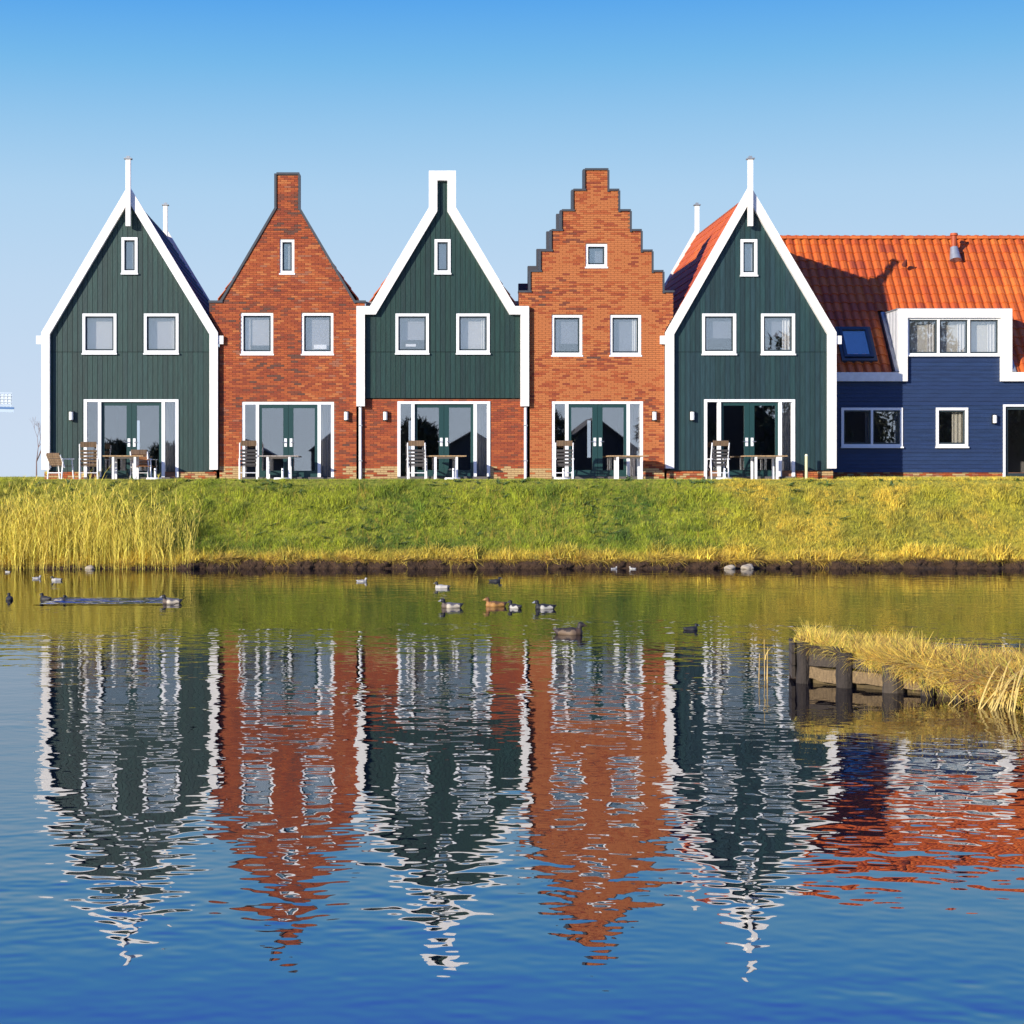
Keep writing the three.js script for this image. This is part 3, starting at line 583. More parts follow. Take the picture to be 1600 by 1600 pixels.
// ---------------------------------------------------------------- grass, reeds
function blades(n, seed, o) {                                     // a tuft of n bent blades, one metre tall
  const r = rng(seed), p = [], u = [];
  for (let k = 0; k < n; k++) {
    const a = r() * 6.283, rad = o.spread * Math.sqrt(r()), bx = Math.cos(a) * rad, bz = Math.sin(a) * rad, h = o.h0 + (o.h1 - o.h0) * r(), dir = r() * 6.283, lean = (o.l0 + (o.l1 - o.l0) * r()) * h, w = o.w * (.7 + .6 * r()), tw = r() * 6.283, wx = Math.cos(tw) * w, wz = Math.sin(tw) * w;
    const pt = (t) => [bx + Math.cos(dir) * lean * t * t, h * t * (1 - .25 * (lean / h) * t), bz + Math.sin(dir) * lean * t * t], seg = o.seg ?? 2;
    for (let i = 0; i < seg; i++) {
      const t0 = i / seg, t1 = (i + 1) / seg, A = pt(t0), B = pt(t1), w0 = 1 - t0 * .8, w1 = 1 - t1 * .8;
      const a0 = [A[0] - wx * w0, A[1], A[2] - wz * w0], a1 = [A[0] + wx * w0, A[1], A[2] + wz * w0], b0 = [B[0] - wx * w1, B[1], B[2] - wz * w1], b1 = [B[0] + wx * w1, B[1], B[2] + wz * w1];
      p.push(...a0, ...a1, ...b1); u.push(0, 0, 1, 0, 1, 1);
      if (i < seg - 1 || true) { p.push(...a0, ...b1, ...b0); u.push(0, 0, 1, 1, 0, 1); }
    }
  }
  return soup(p, u);
}
function scatter(name, geo, mat, n, f) {
  const m = new THREE.InstancedMesh(geo, mat, n), q = new THREE.Object3D(), c = new THREE.Color(); let k = 0;
  for (let i = 0; i < n; i++) { const e = f(i); if (!e) continue; q.position.set(e[0], e[1], e[2]); q.rotation.set(e[6] ?? 0, e[3], e[7] ?? 0); q.scale.set(e[5] ?? e[4], e[4], e[5] ?? e[4]); q.updateMatrix(); m.setMatrixAt(k, q.matrix); m.setColorAt(k, c.setRGB(...e[8])); k++; }
  m.count = k; m.name = name; m.userData.kind = 'stuff'; shadows(m); scene.add(m); return m;
}
const leafMat = M([1, 1, 1], { roughness: .8, side: THREE.DoubleSide, transmission: .3, thickness: 0 });
const GREEN = [.12, .225, .012], LIME = [.44, .49, .02], STRAW = [.82, .62, .075], DARKG = [.05, .09, .014], OCHRE = [.50, .27, .03];
const mix3 = (a, b, t) => a.map((v, i) => v + (b[i] - v) * t);
function grassTone(x, z, r) {
  const v = clamp((z - CREST) / (LIP - CREST)), n = fbm(x * .35, z * .6, 1), n2 = fbm(x * 1.1, z * 1.4, 4);
  let c = mix3(LIME, GREEN, clamp(.32 + n * 1.3 + n2 * 1.0 + .45 * (v - .35)));
  const dry = smooth(9.4, 10.6, x + n2 * 1.2) * .95 + smooth(-5.6, -7, x + n2) * .35;
  c = mix3(c, STRAW, clamp(dry * (.75 + n2) + .9 * smooth(.84, .97, v + n2 * .1)));
  if (r() < .20) c = mix3(c, DARKG, .75); if (r() < .14) c = mix3(c, [.62, .56, .06], .7);
  const k = .6 + .8 * r(); return c.map((q) => q * k);
}
{
  const r = rng(5150), tufts = [1, 2, 3].map((k) => blades(9, k * 7, { spread: .5, h0: .45, h1: 1, l0: .1, l1: .8, w: .035 }));
  for (let k = 0; k < 3; k++) scatter('bank_grass', tufts[k], leafMat, 34000, () => {
    const x = mixN(-17, 25, r()), z = mixN(CREST - .25, 1, 0) + r() * (lipZ(x) + .02 - CREST + .25), c = grassTone(x, z, r), s = (.07 + .12 * r()) * (1 + .6 * smooth(3.9, 4.6, z)) * (.75 + 1.1 * smooth(0, .5, fbm(x * 1.6, z * 1.8, 31))) * mixN(.45, 1, smooth(CREST, CREST + .7, z));
    return [x, bankY(x, z) - .01, z, r() * 6.283, s, s * 1.1, (r() - .5) * .3 + .12, (r() - .5) * .3, c];
  });
  // dry blades hanging over the lip of the bank
  scatter('overhanging_grass', blades(7, 77, { spread: .4, h0: .5, h1: 1, l0: .8, l1: 1.4, w: .03, seg: 3 }), leafMat, 8000, () => {
    const x = mixN(-17, 25, r()), z = lipZ(x) - .08 + r() * .14, k = .4 + .8 * r(), s = (.10 + .22 * r() * r()) * (.7 + .8 * smooth(-.2, .3, N2(x * 1.7, 40)));
    return [x, lipY(x) - .03, z, r() * 6.283, s, s, .7 + r() * 1.2, (r() - .5) * .6, mix3(STRAW, r() < .3 ? [.14, .07, .025] : OCHRE, r()).map((q) => q * k)];
  });
  // seed stems and broad-leaved weeds among the turf
  scatter('seed_stems', blades(4, 201, { spread: .25, h0: .6, h1: 1, l0: .1, l1: .5, w: .012, seg: 3 }), leafMat, 1500, () => { const x = mixN(-17, 25, r()), z = mixN(CREST + .5, LIP, r()); if (fbm(x * .5, z * .5, 61) < .0) return null; const s = .22 + .22 * r(); return [x, bankY(x, z) - .01, z, r() * 6.283, s, s, .1, (r() - .5) * .4, mix3(STRAW, OCHRE, r()).map((q) => q * .8)]; });
  scatter('weeds', blades(9, 222, { spread: .2, h0: .25, h1: .6, l0: .9, l1: 1.6, w: .11, seg: 2 }), leafMat, 1300, () => { const x = mixN(-17, 25, r()), z = mixN(CREST, LIP - .2, r()); if (fbm(x * .8, z * .8, 71) < .05) return null; const s = .16 + .2 * r(); return [x, bankY(x, z) - .01, z, r() * 6.283, s, s, .2, 0, mix3([.05, .11, .014], [.12, .20, .02], r())]; });
  // short turf on the level ground beside and between the houses
  scatter('level_grass', tufts[0], leafMat, 9000, () => {
    const side = r() < .35, x = side ? mixN(-19, -10.8, r()) : mixN(14.2, 26, r()), z = side ? mixN(-14, 1.9, r()) : mixN(-.85, 1.9, r()), s = .08 + .08 * r();
    return [x, GROUND - .005, z, r() * 6.283, s, s * 1.2, 0, 0, grassTone(x, CREST + .5, r)];
  });
  scatter('terrace_edge_grass', tufts[1], leafMat, 3500, () => { const x = mixN(-11, 15, r()), s = .03 + .04 * r(); return [x, GROUND - .005, mixN(1.46, 1.95, r()), r() * 6.283, s, s * 1.4, 0, 0, grassTone(x, CREST + .5, r)]; });
}
{ // reeds in front of the first house
  const r = rng(808);
  const stalk = (seed) => { const q = rng(seed), st = blades(1, seed, { spread: .01, h0: 1, h1: 1, l0: .05, l1: .16, w: .0036, seg: 4 }), lv = []; for (let i = 0; i < 4; i++) { const b = blades(1, seed + i * 3 + 1, { spread: .004, h0: .34, h1: .5, l0: .25, l1: .9, w: .0055, seg: 3 }); b.translate(0, .25 + .14 * i, 0); lv.push(b); } const pl = blades(6, seed + 40, { spread: .006, h0: .06, h1: .12, l0: .2, l1: .7, w: .006, seg: 2 }); pl.translate(.03 * (q() - .5), .93, 0); return join([st, ...lv, pl]); };
  for (let k = 0; k < 3; k++) scatter('reed_bed', stalk(31 + k * 50), leafMat, 640, () => {
    const x = -15 + 9.6 * Math.pow(r(), 1.05), edge = smooth(-5.3, -8, x), z = mixN(3.6, 5.15, Math.pow(r(), .7)), d = .45 + .55 * smooth(-.35, .2, fbm(x * .9, z * .8, 12)); if (r() > d * mixN(.35, 1, edge)) return null;
    const y = z < lipZ(x) ? bankY(x, z) - .02 : -.1, h = (.75 + 1.1 * r() + .55 * Math.pow(r(), 6)) * mixN(.8, 1, edge);
    return [x, y, z, r() * 6.283, h, h, (r() - .5) * .22, (r() - .5) * .22 - .04, mix3(mix3([.86, .70, .13], [.74, .70, .08], r()), OCHRE, r() * .3)];
  });
}
// ---------------------------------------------------------------- the spit of land at the right with its timber edging
const spitF = [[5.36, 33.1], [5.75, 33.55], [6.16, 34.0], [6.55, 34.4], [7.28, 35.6], [9, 38], [13, 41]], spitB = [[5.5, 32.3], [6.0, 32.15], [6.6, 32.0], [7.2, 31.9], [8.5, 31.7], [11, 31.2], [16, 31]];
const along = (path, u) => { const n = path.length - 1, k = Math.min(n - 1, Math.floor(u * n)), t = u * n - k; return [mixN(path[k][0], path[k + 1][0], t), mixN(path[k][1], path[k + 1][1], t)]; };
const spitTop = (u) => mixN(mixN(.50, .33, smooth(0, .34, u)), .16, smooth(.34, .62, u));
const spitY = (u, v) => (spitTop(u) * (1 - v * .1) + .12 * Math.sin(Math.PI * v) * smooth(0, .4, u)) + .03 * N2(u * 22, v * 7, 2);
const spitAt = (u, v) => { const a = along(spitF, u), b = along(spitB, u); return [mixN(a[0], b[0], v), spitY(u, v), mixN(a[1], b[1], v)]; };
structure('grassy_spit', grid(70, 22, (u, v) => { const w = (v - .09) / .82, q = spitAt(u, clamp(w)); if (w < 0) { q[1] = -.3; q[2] += u > .5 ? .12 : 0; } if (w > 1) { q[1] = -.3; q[2] -= .2; } return q; }, 1), M([.10, .07, .03], { roughness: 1, map: texCoarse, bumpMap: texBump, bumpScale: .03 }));
structure('spit_end_bank', prism([[5.36, -.3], [5.5, -.3], [5.5, .46], [5.36, .49]], 32.3, 33.1), soil);
{
  const old = M([.034, .026, .020], { map: texWood, roughness: .95, bumpMap: texBump, bumpScale: .012 }), tan = M([.20, .135, .065], { map: texWood, roughness: .9, bumpMap: texBump, bumpScale: .008 }), grey = M([.065, .05, .036], { map: texWood, roughness: .95, bumpMap: texBump, bumpScale: .01 });
  const o = thing('timber_edging', 'weathered plank and post edging holding the grassy spit in the pond', 'retaining wall', [5.36, 0, 33.1]);
  const post = (x, z, h, r0, m) => { const g = new THREE.CylinderGeometry(r0 * .94, r0, h + .4, 12, 6), p = g.attributes.position; for (let i = 0; i < p.count; i++) { const a = Math.atan2(p.getZ(i), p.getX(i)), k = 1 + .28 * N2(a * 1.5, p.getY(i) * 4, x * 3); p.setX(i, p.getX(i) * k); p.setZ(i, p.getZ(i) * k); if (p.getY(i) > h / 2 + .19) p.setY(i, p.getY(i) + .025 * N2(a, x * 3)); } g.computeVertexNormals(); g.translate(x - 5.36, h / 2 - .2, z - 33.1); mesh(o, 'post', g, m); };
  const F = [[5.34, 33.16], [5.72, 33.62], [6.18, 34.09], [6.62, 34.55]];
  post(5.34, 33.2, .52, .09, old); post(5.735, 33.69, .43, .105, old); post(6.21, 34.18, .33, .14, grey); post(6.52, 34.52, .22, .09, old); post(6.8, 34.85, .18, .09, old);
  for (let k = 0; k < 3; k++) for (const [y0, y1, m] of [[.05, .20, tan], [.225, .36, grey], [.375, .49, old]]) {
    if (y1 > [.5, .44, .26][k] + .04) continue;
    const a = F[k], b = F[k + 1], l = Math.hypot(b[0] - a[0], b[1] - a[1]), g = new THREE.BoxGeometry(l, y1 - y0, .06, 14, 2, 1), p = g.attributes.position;
    for (let i = 0; i < p.count; i++) { p.setY(i, p.getY(i) + .03 * N2(p.getX(i) * 4, k + y0 * 9 + Math.sign(p.getY(i)) * 3)); p.setZ(i, p.getZ(i) + .02 * N2(p.getX(i) * 6, p.getY(i) * 20 + k)); };
    g.computeVertexNormals(); g.rotateZ(-.03 - .02 * k); g.rotateY(-Math.atan2(b[1] - a[1], b[0] - a[0])); g.translate((a[0] + b[0]) / 2 - 5.36, (y0 + y1) / 2, (a[1] + b[1]) / 2 - 33.1); mesh(o, 'plank', g, m);
  }
  for (const [y0, y1] of [[.05, .2], [.22, .36], [.375, .48]]) { const g = new THREE.BoxGeometry(.045, y1 - y0, .85); g.rotateY(-.18); g.translate(5.30 - 5.36, (y0 + y1) / 2, 32.72 - 33.1); mesh(o, 'plank', g, grey); }
  const r = rng(64), tf = [1, 2].map((k) => blades(8, 90 + k, { spread: .5, h0: .4, h1: 1, l0: .2, l1: 1.1, w: .022, seg: 3 }));
  const tone = (u) => { const k = .7 + .6 * r(); return (r() < .14 ? mix3(STRAW, GREEN, .6) : r() < .2 ? [.20, .09, .025] : mix3([.86, .66, .11], [.60, .32, .05], r() * (.35 + u))).map((q) => q * k); };
  for (let k = 0; k < 2; k++) scatter('spit_grass', tf[k], leafMat, 7500, () => { const u = Math.pow(r(), .8) * .85, v = -.02 + 1.02 * r(), q = spitAt(u, clamp(v)), s = (.065 + .17 * r() * r() + .15 * Math.pow(r(), 9)) * (1 - .3 * (v < .05)); return [q[0], q[1] - .01, q[2], r() * 6.283, s, s, (r() - .5) * .6 + .2, (r() - .5) * .5, tone(u)]; });
  scatter('spit_fringe', blades(6, 140, { spread: .3, h0: .6, h1: 1, l0: .6, l1: 1.3, w: .018, seg: 4 }), leafMat, 1500, () => { const u = .26 + .6 * r(), q = spitAt(u, r() * .12), s = (.2 + .3 * r()) * mixN(.6, 1, smooth(.3, .5, u)); return [q[0], q[1] - .05, q[2] + .1, r() * 6.283, s, s * 1.1, .5 + .5 * r(), (r() - .5) * .7, tone(u)]; });
  scatter('drooping_straw', blades(6, 151, { spread: .35, h0: .6, h1: 1, l0: .9, l1: 1.6, w: .022, seg: 4 }), leafMat, 360, () => { const u = .01 + .42 * r(), q = spitAt(u, r() * .05), s = .10 + .12 * r(); return [q[0], q[1] - .02, q[2] + .02, r() * 6.283, s, s * 1.2, .6 + .7 * r(), (r() - .5) * .6, tone(u)]; });
  // long fallen reed leaves dipping into the water
  const leaf = (n) => { const q = rng(n), p = [], u = []; for (let k = 0; k < 26; k++) { const a = [7.1 + .5 * q(), .30 + .2 * q(), 35.1 + .4 * q()], e = [a[0] - .3 - .55 * q(), -.03, a[2] + .25 + .5 * q()], top = [(a[0] * .6 + e[0] * .4), a[1] + .12 * q(), a[2] * .6 + e[2] * .4], c = new THREE.QuadraticBezierCurve3(new THREE.Vector3(...a), new THREE.Vector3(...top), new THREE.Vector3(...e)); const pt = c.getPoints(7), w = .007 + .006 * q(); for (let i = 0; i < 7; i++) { const A = pt[i], B = pt[i + 1]; p.push(A.x - w, A.y, A.z, A.x + w, A.y + w, A.z, B.x + w, B.y + w, B.z, A.x - w, A.y, A.z, B.x + w, B.y + w, B.z, B.x - w, B.y, B.z); u.push(0, 0, 1, 0, 1, 1, 0, 0, 1, 1, 0, 1); } } return soup(p, u); };
  structure('fallen_reeds', leaf(12), M([.58, .42, .12], { roughness: .7, side: THREE.DoubleSide }), 'stuff');
  const rs = thing('reed_stalks', 'few thin dry reed stalks standing in the water left of the timber edging', 'reeds', [4.9, 0, 32.9]);
  for (const [dx, dz, h, l] of [[-.07, 0, .34, .01], [.0, .05, .53, -.01], [.05, -.1, .42, .02], [-.02, .3, .22, .0]]) { const s = mesh(rs, 'stalk', rod([dx, -.2, dz], [dx + l, h, dz], .007, .004, 6), M([.50, .34, .12])); if (h > .4) mesh(s, 'leaf', blades(1, (h * 100) | 0, { spread: .001, h0: .2, h1: .2, l0: .5, l1: .6, w: .008, seg: 3 }).translate(dx, h * .5, dz), leafMat2()); }
}
function leafMat2() { return leafMat2.m ??= M([.5, .36, .10], { side: THREE.DoubleSide }); }

// ---------------------------------------------------------------- garden furniture on the terraces
const slatDark = M([.055, .05, .05], { roughness: .7 }), slatBrown = M([.20, .125, .07], { roughness: .8, map: texWood });
function gardenChair(px, z, turn, label, o = {}) {
  const c = thing('garden_chair', label, 'chair', [(px - 600) * (DIST - z) / FOC, GROUND + .02, z], 'white framed garden chairs on the terraces', turn), H = o.h ?? 1.12, w = .27, fm = metalWhite;
  for (const s of [-1, 1]) {
    mesh(c, 'leg', rod([s * w, 0, .30], [s * w, .62, .22], .022), fm); mesh(c, 'leg', rod([s * w, 0, -.28], [s * w, .6, -.2], .022), fm);
    mesh(c, 'back_post', rod([s * (w - .005), .36, .14], [s * (w - .005), H, .36], .022), fm);
    mesh(c, 'armrest', slab(s * w - .03, s * w + .03, .61, .64, -.28, .3), fm);
  }
  mesh(c, 'crossbar', rod([-w, .2, .28], [w, .2, .28], .014), fm);
  for (let k = 0; k < 5; k++) { const g = slab(-w + .015, w - .015, -.033, .033, -.008, .008); g.rotateX(.3); g.translate(0, .46 + k * .105 * (H / 1.12), .145 + .235 * ((.46 + k * .105 * (H / 1.12) - .36) / (H - .36))); mesh(c, 'back_slat', g, o.slat ?? slatDark); }
  { const g = slab(-w + .03, w - .03, -.075, .085, -.025, .02); g.rotateX(.3); g.translate(0, H - .02, .35); mesh(c, 'headrest', g, slatBrown); }
  for (let k = 0; k < 5; k++) mesh(c, 'seat_slat', slab(-w + .02, w - .02, .40, .42, -.28 + k * .09, -.21 + k * .09), o.slat ?? slatDark);
}
function gardenTable(px0, px1, z, top, label, legs, mat) {
  const k = (DIST - z) / FOC, w = (px1 - px0) * k, c = thing('garden_table', label, 'table', [((px0 + px1) / 2 - 600) * k, GROUND + .02, z], 'garden tables on the terraces'), lx = legs.map((p) => (p - (px0 + px1) / 2) * k);
  for (let i = 0; i < 5; i++) mesh(c, 'top_plank', slab(-w / 2, w / 2, .70, .735, -.36 + i * .145, -.225 + i * .145), mat);
  mesh(c, 'apron', ring(0, 1, 0, 1, .01, 0, 1).scale(lx[1] - lx[0], .72, .06).translate(lx[0], .64, .3).scale(1, 1, 1) && slab(lx[0], lx[1], .64, .699, .28, .31), M([.10, .085, .07]));
  for (const x of lx) for (const zz of [-.29, .29]) mesh(c, 'leg', slab(x - .035, x + .035, 0, .699, zz - .03, zz + .03), metalWhite);
}
function parasolBase(px, z, label) {
  const k = (DIST - z) / FOC, c = thing('parasol_base', label, 'parasol base', [(px - 600) * k, GROUND + .02, z], 'white parasol bases on the terraces');
  mesh(c, 'foot_plate', new THREE.CylinderGeometry(.23, .25, .055, 24, 1).translate(0, .028, 0), metalWhite); mesh(c, 'tube', rod([.03, .055, 0], [.03, .34, 0], .035, .035, 12), metalWhite); mesh(c, 'clamp', rod([.03, .27, .03], [.03, .27, .08], .018), black);
}
gardenChair(139, .95, .12, 'tall white framed garden chair by the left sidelight of the leftmost green house', { h: 1.08, slat: slatBrown });
gardenChair(95, 1.15, -.5, 'low white framed brown chair at the left corner of the leftmost house, in the reeds', { h: .74, slat: slatBrown });
gardenTable(163, 226, .8, 715, 'wooden topped table with white legs outside the leftmost green house', [179, 213], tanWood);
gardenChair(220, .45, Math.PI + .3, 'low chair with brown slats behind the right end of the leftmost table', { h: .86, slat: M([.36, .15, .05]) });
parasolBase(241, 1.1, 'white parasol base with short tube outside the leftmost green house');
gardenChair(388, .9, .1, 'tall white framed garden chair outside the red brick spout gabled house');
gardenTable(403, 467, .75, 715, 'grey topped table with pale legs outside the red brick spout gabled house', [419, 453], M([.36, .31, .27], { map: texWood }));
parasolBase(440, 1.2, 'white parasol base in front of the red brick spout gabled house');
gardenChair(652, .9, -.1, 'tall white framed garden chair outside the middle green house');
gardenTable(666, 728, .75, 715, 'light wooden table with pale legs outside the middle green house', [680, 713], tanWood);
parasolBase(707, 1.2, 'white parasol base in front of the middle green house');
gardenChair(881, .9, -.05, 'tall white framed garden chair outside the orange stepped gable house');
gardenTable(949, 1011, .75, 715, 'thin light table outside the orange stepped gable house', [963, 1000], tanWood);
parasolBase(879, 1.35, 'white parasol base under the chair of the orange stepped gable house');
gardenChair(1121, .9, .1, 'tall white framed garden chair outside the green house next to the navy one');
gardenTable(1160, 1227, .75, 715, 'wooden topped table with white legs outside the green house next to the navy one', [1178, 1211], tanWood);
parasolBase(1131, 1.35, 'white parasol base by the chair of the green house next to the navy one');
{ const k = (DIST - .5) / FOC, b = thing('bollard', 'short pale yellow post standing right of the door beside the navy house', 'post', [660 * k, GROUND + .02, .5]); mesh(b, 'shaft', rod([0, 0, 0], [0, .72, 0], .045, .045, 14), M([.62, .58, .32], { roughness: .6 })); mesh(b, 'cap', rod([0, .72, 0], [0, .78, 0], .05, .035, 14), M([.7, .68, .5])); }

// ---------------------------------------------------------------- birds
function duckGeometry(tone, o = {}) {
  const res = 46, mc = new MarchingCubes(res, black, false, false, 60000), half = .34, V = (x, y, z) => new THREE.Vector3(x, y, z);
  const hy = o.headY ?? .155, bones = [[V(-.17, .045, 0), V(.02, .03, 0), .055, .085], [V(.02, .03, 0), V(.12, .035, 0), .085, .065], [V(-.17, .05, 0), V(-.25, .085, 0), .04, .014], [V(.11, .045, 0), V(.145, hy - .03, 0), .045, .032], [V(.15, hy, 0), V(.175, hy - .002, 0), .041, .034], [V(.19, hy - .012, 0), V(.245, hy - .02, 0), .018, .010]];
  const d = new THREE.Vector3(), e = new THREE.Vector3(), p = new THREE.Vector3();
  for (let k = 0; k < res; k++) for (let j = 0; j < res; j++) for (let i = 0; i < res; i++) {
    p.set((i - res / 2) / (res / 2) * half, (j - res / 2) / (res / 2) * half, (k - res / 2) / (res / 2) * half * 1);
    let f = 9;
    for (const [a, b, r0, r1] of bones) { d.subVectors(b, a); e.subVectors(p, a); const t = clamp(e.dot(d) / d.lengthSq()), q = e.addScaledVector(d, -t), s = Math.hypot(q.x, q.y * (q.y < 0 ? 1.2 : 1.05), q.z * .92) - mixN(r0, r1, t), h = clamp(.5 + .5 * (f - s) / .03); f = mixN(f, s, h) - .03 * h * (1 - h); }
    mc.field[i + j * res + k * res * res] = -f;
  }
  mc.isolation = 0; mc.update();
  const n = mc.count, g = new THREE.BufferGeometry(), pos = mc.positionArray.slice(0, n * 3), nor = mc.normalArray.slice(0, n * 3), col = new Float32Array(n * 3);
  for (let i = 0; i < n * 3; i++) pos[i] *= half;
  for (let i = 0; i < n; i++) col.set(tone(pos[i * 3], pos[i * 3 + 1], pos[i * 3 + 2], hy), i * 3);
  g.setAttribute('position', new THREE.BufferAttribute(pos, 3)); g.setAttribute('normal', new THREE.BufferAttribute(nor, 3)); g.setAttribute('color', new THREE.BufferAttribute(col, 3)); return g;
}
const plumage = (c) => (x, y, z, hy) => x > .195 ? c.bill : (x > .10 && y > hy - .055 + (x - .14) * .3) ? c.head : x > .075 ? c.breast : x < -.19 ? c.tail : y > .065 + .02 * Math.sin(x * 40) ? c.back : c.flank;
const K = [.008, .008, .009], WH = [.36, .34, .30], BR = [.14, .075, .035], GY = [.25, .26, .30];
const plumages = {
  tufted: { bill: [.2, .22, .26], head: K, breast: K, back: [.02, .018, .02], tail: K, flank: WH }, pied: { bill: [.2, .2, .2], head: K, breast: [.10, .07, .05], back: [.12, .11, .11], tail: [.03, .03, .03], flank: [.42, .36, .27] },
  brown: { bill: [.12, .07, .03], head: [.025, .018, .014], breast: [.06, .035, .02], back: [.03, .02, .015], tail: [.04, .025, .02], flank: [.15, .10, .06] }, ruddy: { bill: [.3, .16, .04], head: [.16, .07, .02], breast: [.30, .14, .035], back: [.16, .075, .025], tail: [.08, .045, .02], flank: [.34, .17, .04] },
  dark: { bill: [.5, .5, .45], head: K, breast: [.015, .015, .016], back: [.02, .018, .017], tail: K, flank: [.03, .028, .026] }, pale: { bill: [.3, .2, .05], head: [.42, .40, .36], breast: WH, back: [.22, .22, .22], tail: [.3, .3, .3], flank: WH },
  white: { bill: [.2, .18, .1], head: [.02, .02, .02], breast: WH, back: WH, tail: [.06, .06, .06], flank: WH },
};
const duckGeo = {}; for (const k of Object.keys(plumages)) duckGeo[k] = duckGeometry(plumage(plumages[k]));
const feather = M([1, 1, 1], { vertexColors: true, roughness: .65 });
function duck(px, py, kind, turn, label, k = 1) {
  const d = EYE * FOC / (py - 745), m = shadows(new THREE.Mesh(duckGeo[kind], feather)); m.name = numbered('duck'); m.position.set((px - 600) * d / FOC, -.012, DIST - d); m.rotation.y = turn; m.scale.setScalar(k);
  m.userData = { label, category: 'duck', group: 'waterfowl on the pond' }; scene.add(m);
}
duck(15, 937, 'dark', 1.9, 'small black duck swimming nearest the left edge of the pond', .8);
duck(71, 937, 'dark', 2.4, 'small black duck leading the wake by the left reeds', .8);
duck(93, 939, 'pied', .4, 'small grey and white duck at the left end of the rippled wake', .7);
duck(267, 942, 'pied', Math.PI, 'dark headed duck at the right end of the rippled wake', .95);
duck(12, 894, 'white', 2.8, 'small white bird at the foot of the reeds, far left', .4);
duck(58, 904, 'pale', .2, 'pale bird on the water below the reeds, left of a whiter one', .5);
duck(88, 907, 'white', Math.PI, 'white bird with dark head on the water below the reeds', .65);
duck(566, 909, 'pale', .1, 'lone pale grey duck floating near the bank left of the middle', .6);
duck(690, 919, 'white', Math.PI - .4, 'white bodied duck with dark head behind the central group', .85);
duck(774, 909, 'dark', .2, 'little dark duck closest to the bank in the middle', .7);
duck(704, 949, 'pied', Math.PI, 'dark headed duck with cream flank, left end of the central group', 1);
duck(773, 947, 'ruddy', Math.PI + .1, 'orange brown duck in the central group', 1);
duck(804, 950, 'tufted', 2.2, 'black duck with white flank turned away, beside the orange one', .85);
duck(850, 951, 'tufted', Math.PI, 'black headed duck with white side, right end of the central group', .95);
duck(891, 991, 'brown', -.05, 'dark brown duck swimming nearest the camera, alone', 1.12);
duck(1080, 984, 'dark', .3, 'dark duck alone between the brown one and the spit', .62);
duck(960, 889, 'pale', .4, 'left of two pale birds at the foot of the bank below the stepped gable', .45);
duck(988, 889, 'pale', 2.7, 'right of two pale birds at the foot of the bank below the stepped gable', .45);
for (const [px, s, l] of [[142, .10, 'pale stone at the waterline under the reeds'], [1141, .11, 'pale stone at the waterline below the green house by the navy one'], [1168, .13, 'flat tan stone at the waterline right of a smaller pale stone']]) {
  const d = 51.1 - .2, g = new THREE.IcosahedronGeometry(s, 3), p = g.attributes.position; for (let i = 0; i < p.count; i++) { const k = 1 + .5 * N2(p.getX(i) * 9, p.getY(i) * 9, p.getZ(i) * 9 + s * 50); p.setXYZ(i, p.getX(i) * k * 1.3, p.getY(i) * k * .8, p.getZ(i) * k); } g.computeVertexNormals();
  const m = shadows(new THREE.Mesh(g, M([.34, .29, .22], { roughness: .9, map: texGrain }))); m.name = numbered('stone'); m.position.set((px - 600) * d / FOC, .03, DIST - d); m.userData = { label: l, category: 'stone' }; scene.add(m);
}
// ---------------------------------------------------------------- far left: flag and bare shrub; behind the viewer: what the door glass mirrors
{
  const t = 170, k = (DIST + t) / FOC, hx = X(-71, t), hy = Y(636, t), o = thing('windmill', 'distant windmill beyond the left edge, one pale lattice sail with a blue board in view', 'windmill', [hx, GROUND, -t - 2.4]), H = hy - GROUND;
  const pale = M([.50, .58, .68], { roughness: .6 }), blue = M([.06, .15, .34], { roughness: .5 });
  mesh(o, 'tower', new THREE.CylinderGeometry(1.7, 3.3, H - .8, 8, 1).translate(0, (H - .8) / 2, 0), M([.03, .055, .05]));
  mesh(o, 'cap', new THREE.SphereGeometry(1.9, 12, 8, 0, 6.283, 0, Math.PI / 2).scale(1, 1.1, 1.15).translate(0, H - .9, 0), M([.09, .07, .05]));
  mesh(o, 'axle', rod([0, H, 0], [0, H, 2.6], .25, .2, 10), M([.05, .05, .05]));
  for (let q = 0; q < 4; q++) {
    const g = node(o, 'sail'); g.position.set(0, H, 2.4); g.rotation.z = q * Math.PI / 2 - .02; const L = 93 * k;
    mesh(g, 'stock', slab(0, L, -.12, .12, -.1, .1), blue);
    mesh(g, 'wind_board', slab(1.4, L, -.5, -.16, -.02, .02), M([.42, .52, .62]));
    mesh(g, 'lattice', join([...[.35, .75, 1.15, 1.55, 1.9].map((y) => slab(1.4, L - .25, y - .045, y + .045, .02, .07)), ...Array.from({ length: 13 }, (_, i) => slab(1.5 + i * .46, 1.58 + i * .46, .1, 1.95, -.03, .019))]), pale);
    mesh(g, 'sail_cloth', slab(1.5, L - .3, .5, 1.75, -.045, -.035), M([.55, .60, .66], { side: THREE.DoubleSide }));
  }
}
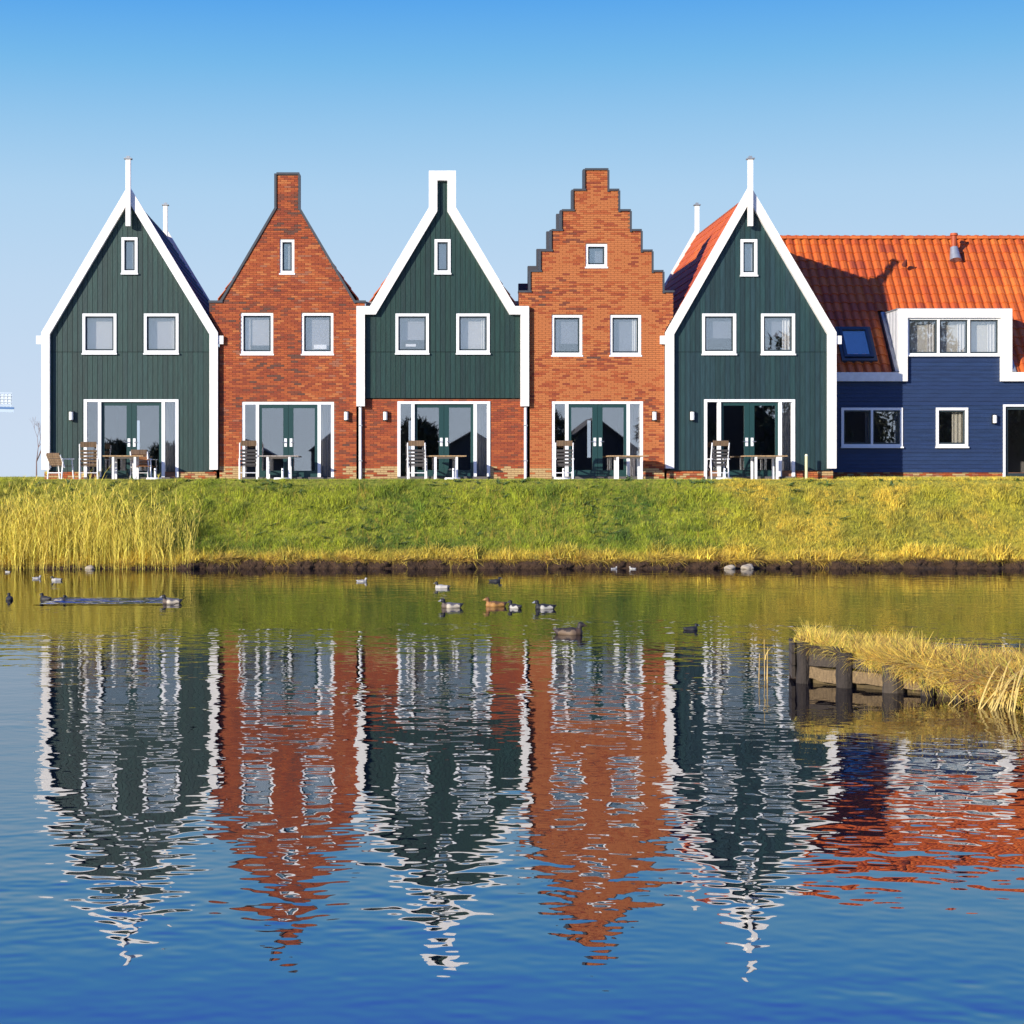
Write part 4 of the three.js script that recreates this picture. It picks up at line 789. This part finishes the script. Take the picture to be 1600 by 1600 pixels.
function bareTree(name, label, group, at, h, seed, mat, levels = 5, spreadA = .55, r0 = h * .022) {
  const o = thing(name, label, name === 'bare_shrub' ? 'shrub' : 'tree', at, group), r = rng(seed), trunk = [], twigs = [];
  const grow = (p, d, l, rad, lev) => { const q = p.clone().addScaledVector(d, l); (lev >= levels - 1 ? trunk : twigs).push(rod(p.toArray(), q.toArray(), rad, rad * .65, lev >= levels - 2 ? 7 : 4)); if (!lev) return; const n = lev > 2 ? 3 : 3; for (let k = 0; k < n; k++) { const e = d.clone().add(new THREE.Vector3((r() - .5) * 2 * spreadA, (r() - .25) * spreadA, (r() - .5) * 2 * spreadA)).normalize(); grow(q, e, l * (.62 + .25 * r()), rad * .6, lev - 1); } };
  grow(new THREE.Vector3(0, -.1, 0), new THREE.Vector3(0, 1, 0), h * .28, r0, levels);
  mesh(o, 'trunk', join(trunk), mat); mesh(o, 'crown', join(twigs), mat);
}
bareTree('bare_shrub', 'thin leafless shrub behind the left corner of the leftmost house', undefined, [X(57, 7), GROUND, -7], 2.6, 4, M([.20, .13, .13]), 5, .5, .03);
{
  const wallM = M([.06, .05, .045]), roofM = M([.03, .025, .025]), bark = M([.05, .04, .03]), leaf = M([.03, .045, .02], { side: THREE.DoubleSide }), r = rng(3141);
  for (const [x, z, w, h] of [[-32, 118, 9, 4.2], [-14, 124, 8, 5.4], [-3.5, 122, 7.5, 7.4], [9, 126, 9, 6.3], [21, 121, 8, 7.5], [33, 116, 10, 11], [45, 118, 10, 12], [58, 112, 12, 13]]) {
    const o = thing('distant_house', 'dark gabled house across the pond behind the viewer, seen only in the door glass', 'house', [x, .9, z], 'houses behind the viewer, mirrored in the glass');
    mesh(o, 'wall', prism([[-w / 2, 0], [w / 2, 0], [w / 2, h * .6], [0, h], [-w / 2, h * .6]], 0, 9), wallM);
    mesh(o, 'roof', join([prism([[-w / 2 - .3, h * .58], [0, h + .15], [0, h - .02], [-w / 2, h * .57]], -.3, 9.3), prism([[w / 2 + .3, h * .58], [w / 2, h * .57], [0, h - .02], [0, h + .15]], -.3, 9.3)]), roofM);
  }
  const lf = blades(5, 71, { spread: .5, h0: .5, h1: 1, l0: .3, l1: 1, w: .13 });
  for (let k = 0; k < 9; k++) {
    const x = [-25, -20, 3, 15, 27, 39, 51, 64, 72][k], h = [4.6, 4.2, 6.5, 7.5, 10, 15, 16, 17, 17][k], z = 106 + r() * 8, y0 = .9;
    const o = thing('distant_tree', 'dark tree across the pond behind the viewer, seen only in the window glass', 'tree', [x, y0, z], 'trees behind the viewer, mirrored in the glass');
    mesh(o, 'trunk', rod([0, -.2, 0], [0, h * .5, 0], .3, .16), bark);
    const list = [], q = new THREE.Matrix4(), e = new THREE.Euler(); for (let i = 0; i < 700; i++) { const a = r() * 6.283, v = r(), rr = h * .30 * Math.sqrt(r()) * (.5 + .7 * Math.sin(Math.PI * clamp(v * .9 + .08))) * (1 + .35 * N2(Math.cos(a) * 2, v * 4, k)); q.makeRotationFromEuler(e.set(r() * 3, r() * 6, r() * 3)).setPosition(Math.cos(a) * rr, h * (.22 + .78 * v), Math.sin(a) * rr); list.push(lf.clone().applyMatrix4(q)); }
    mesh(o, 'crown', join(list), leaf).userData.kind = 'stuff';
  }
}
renderer.render(scene, camera);
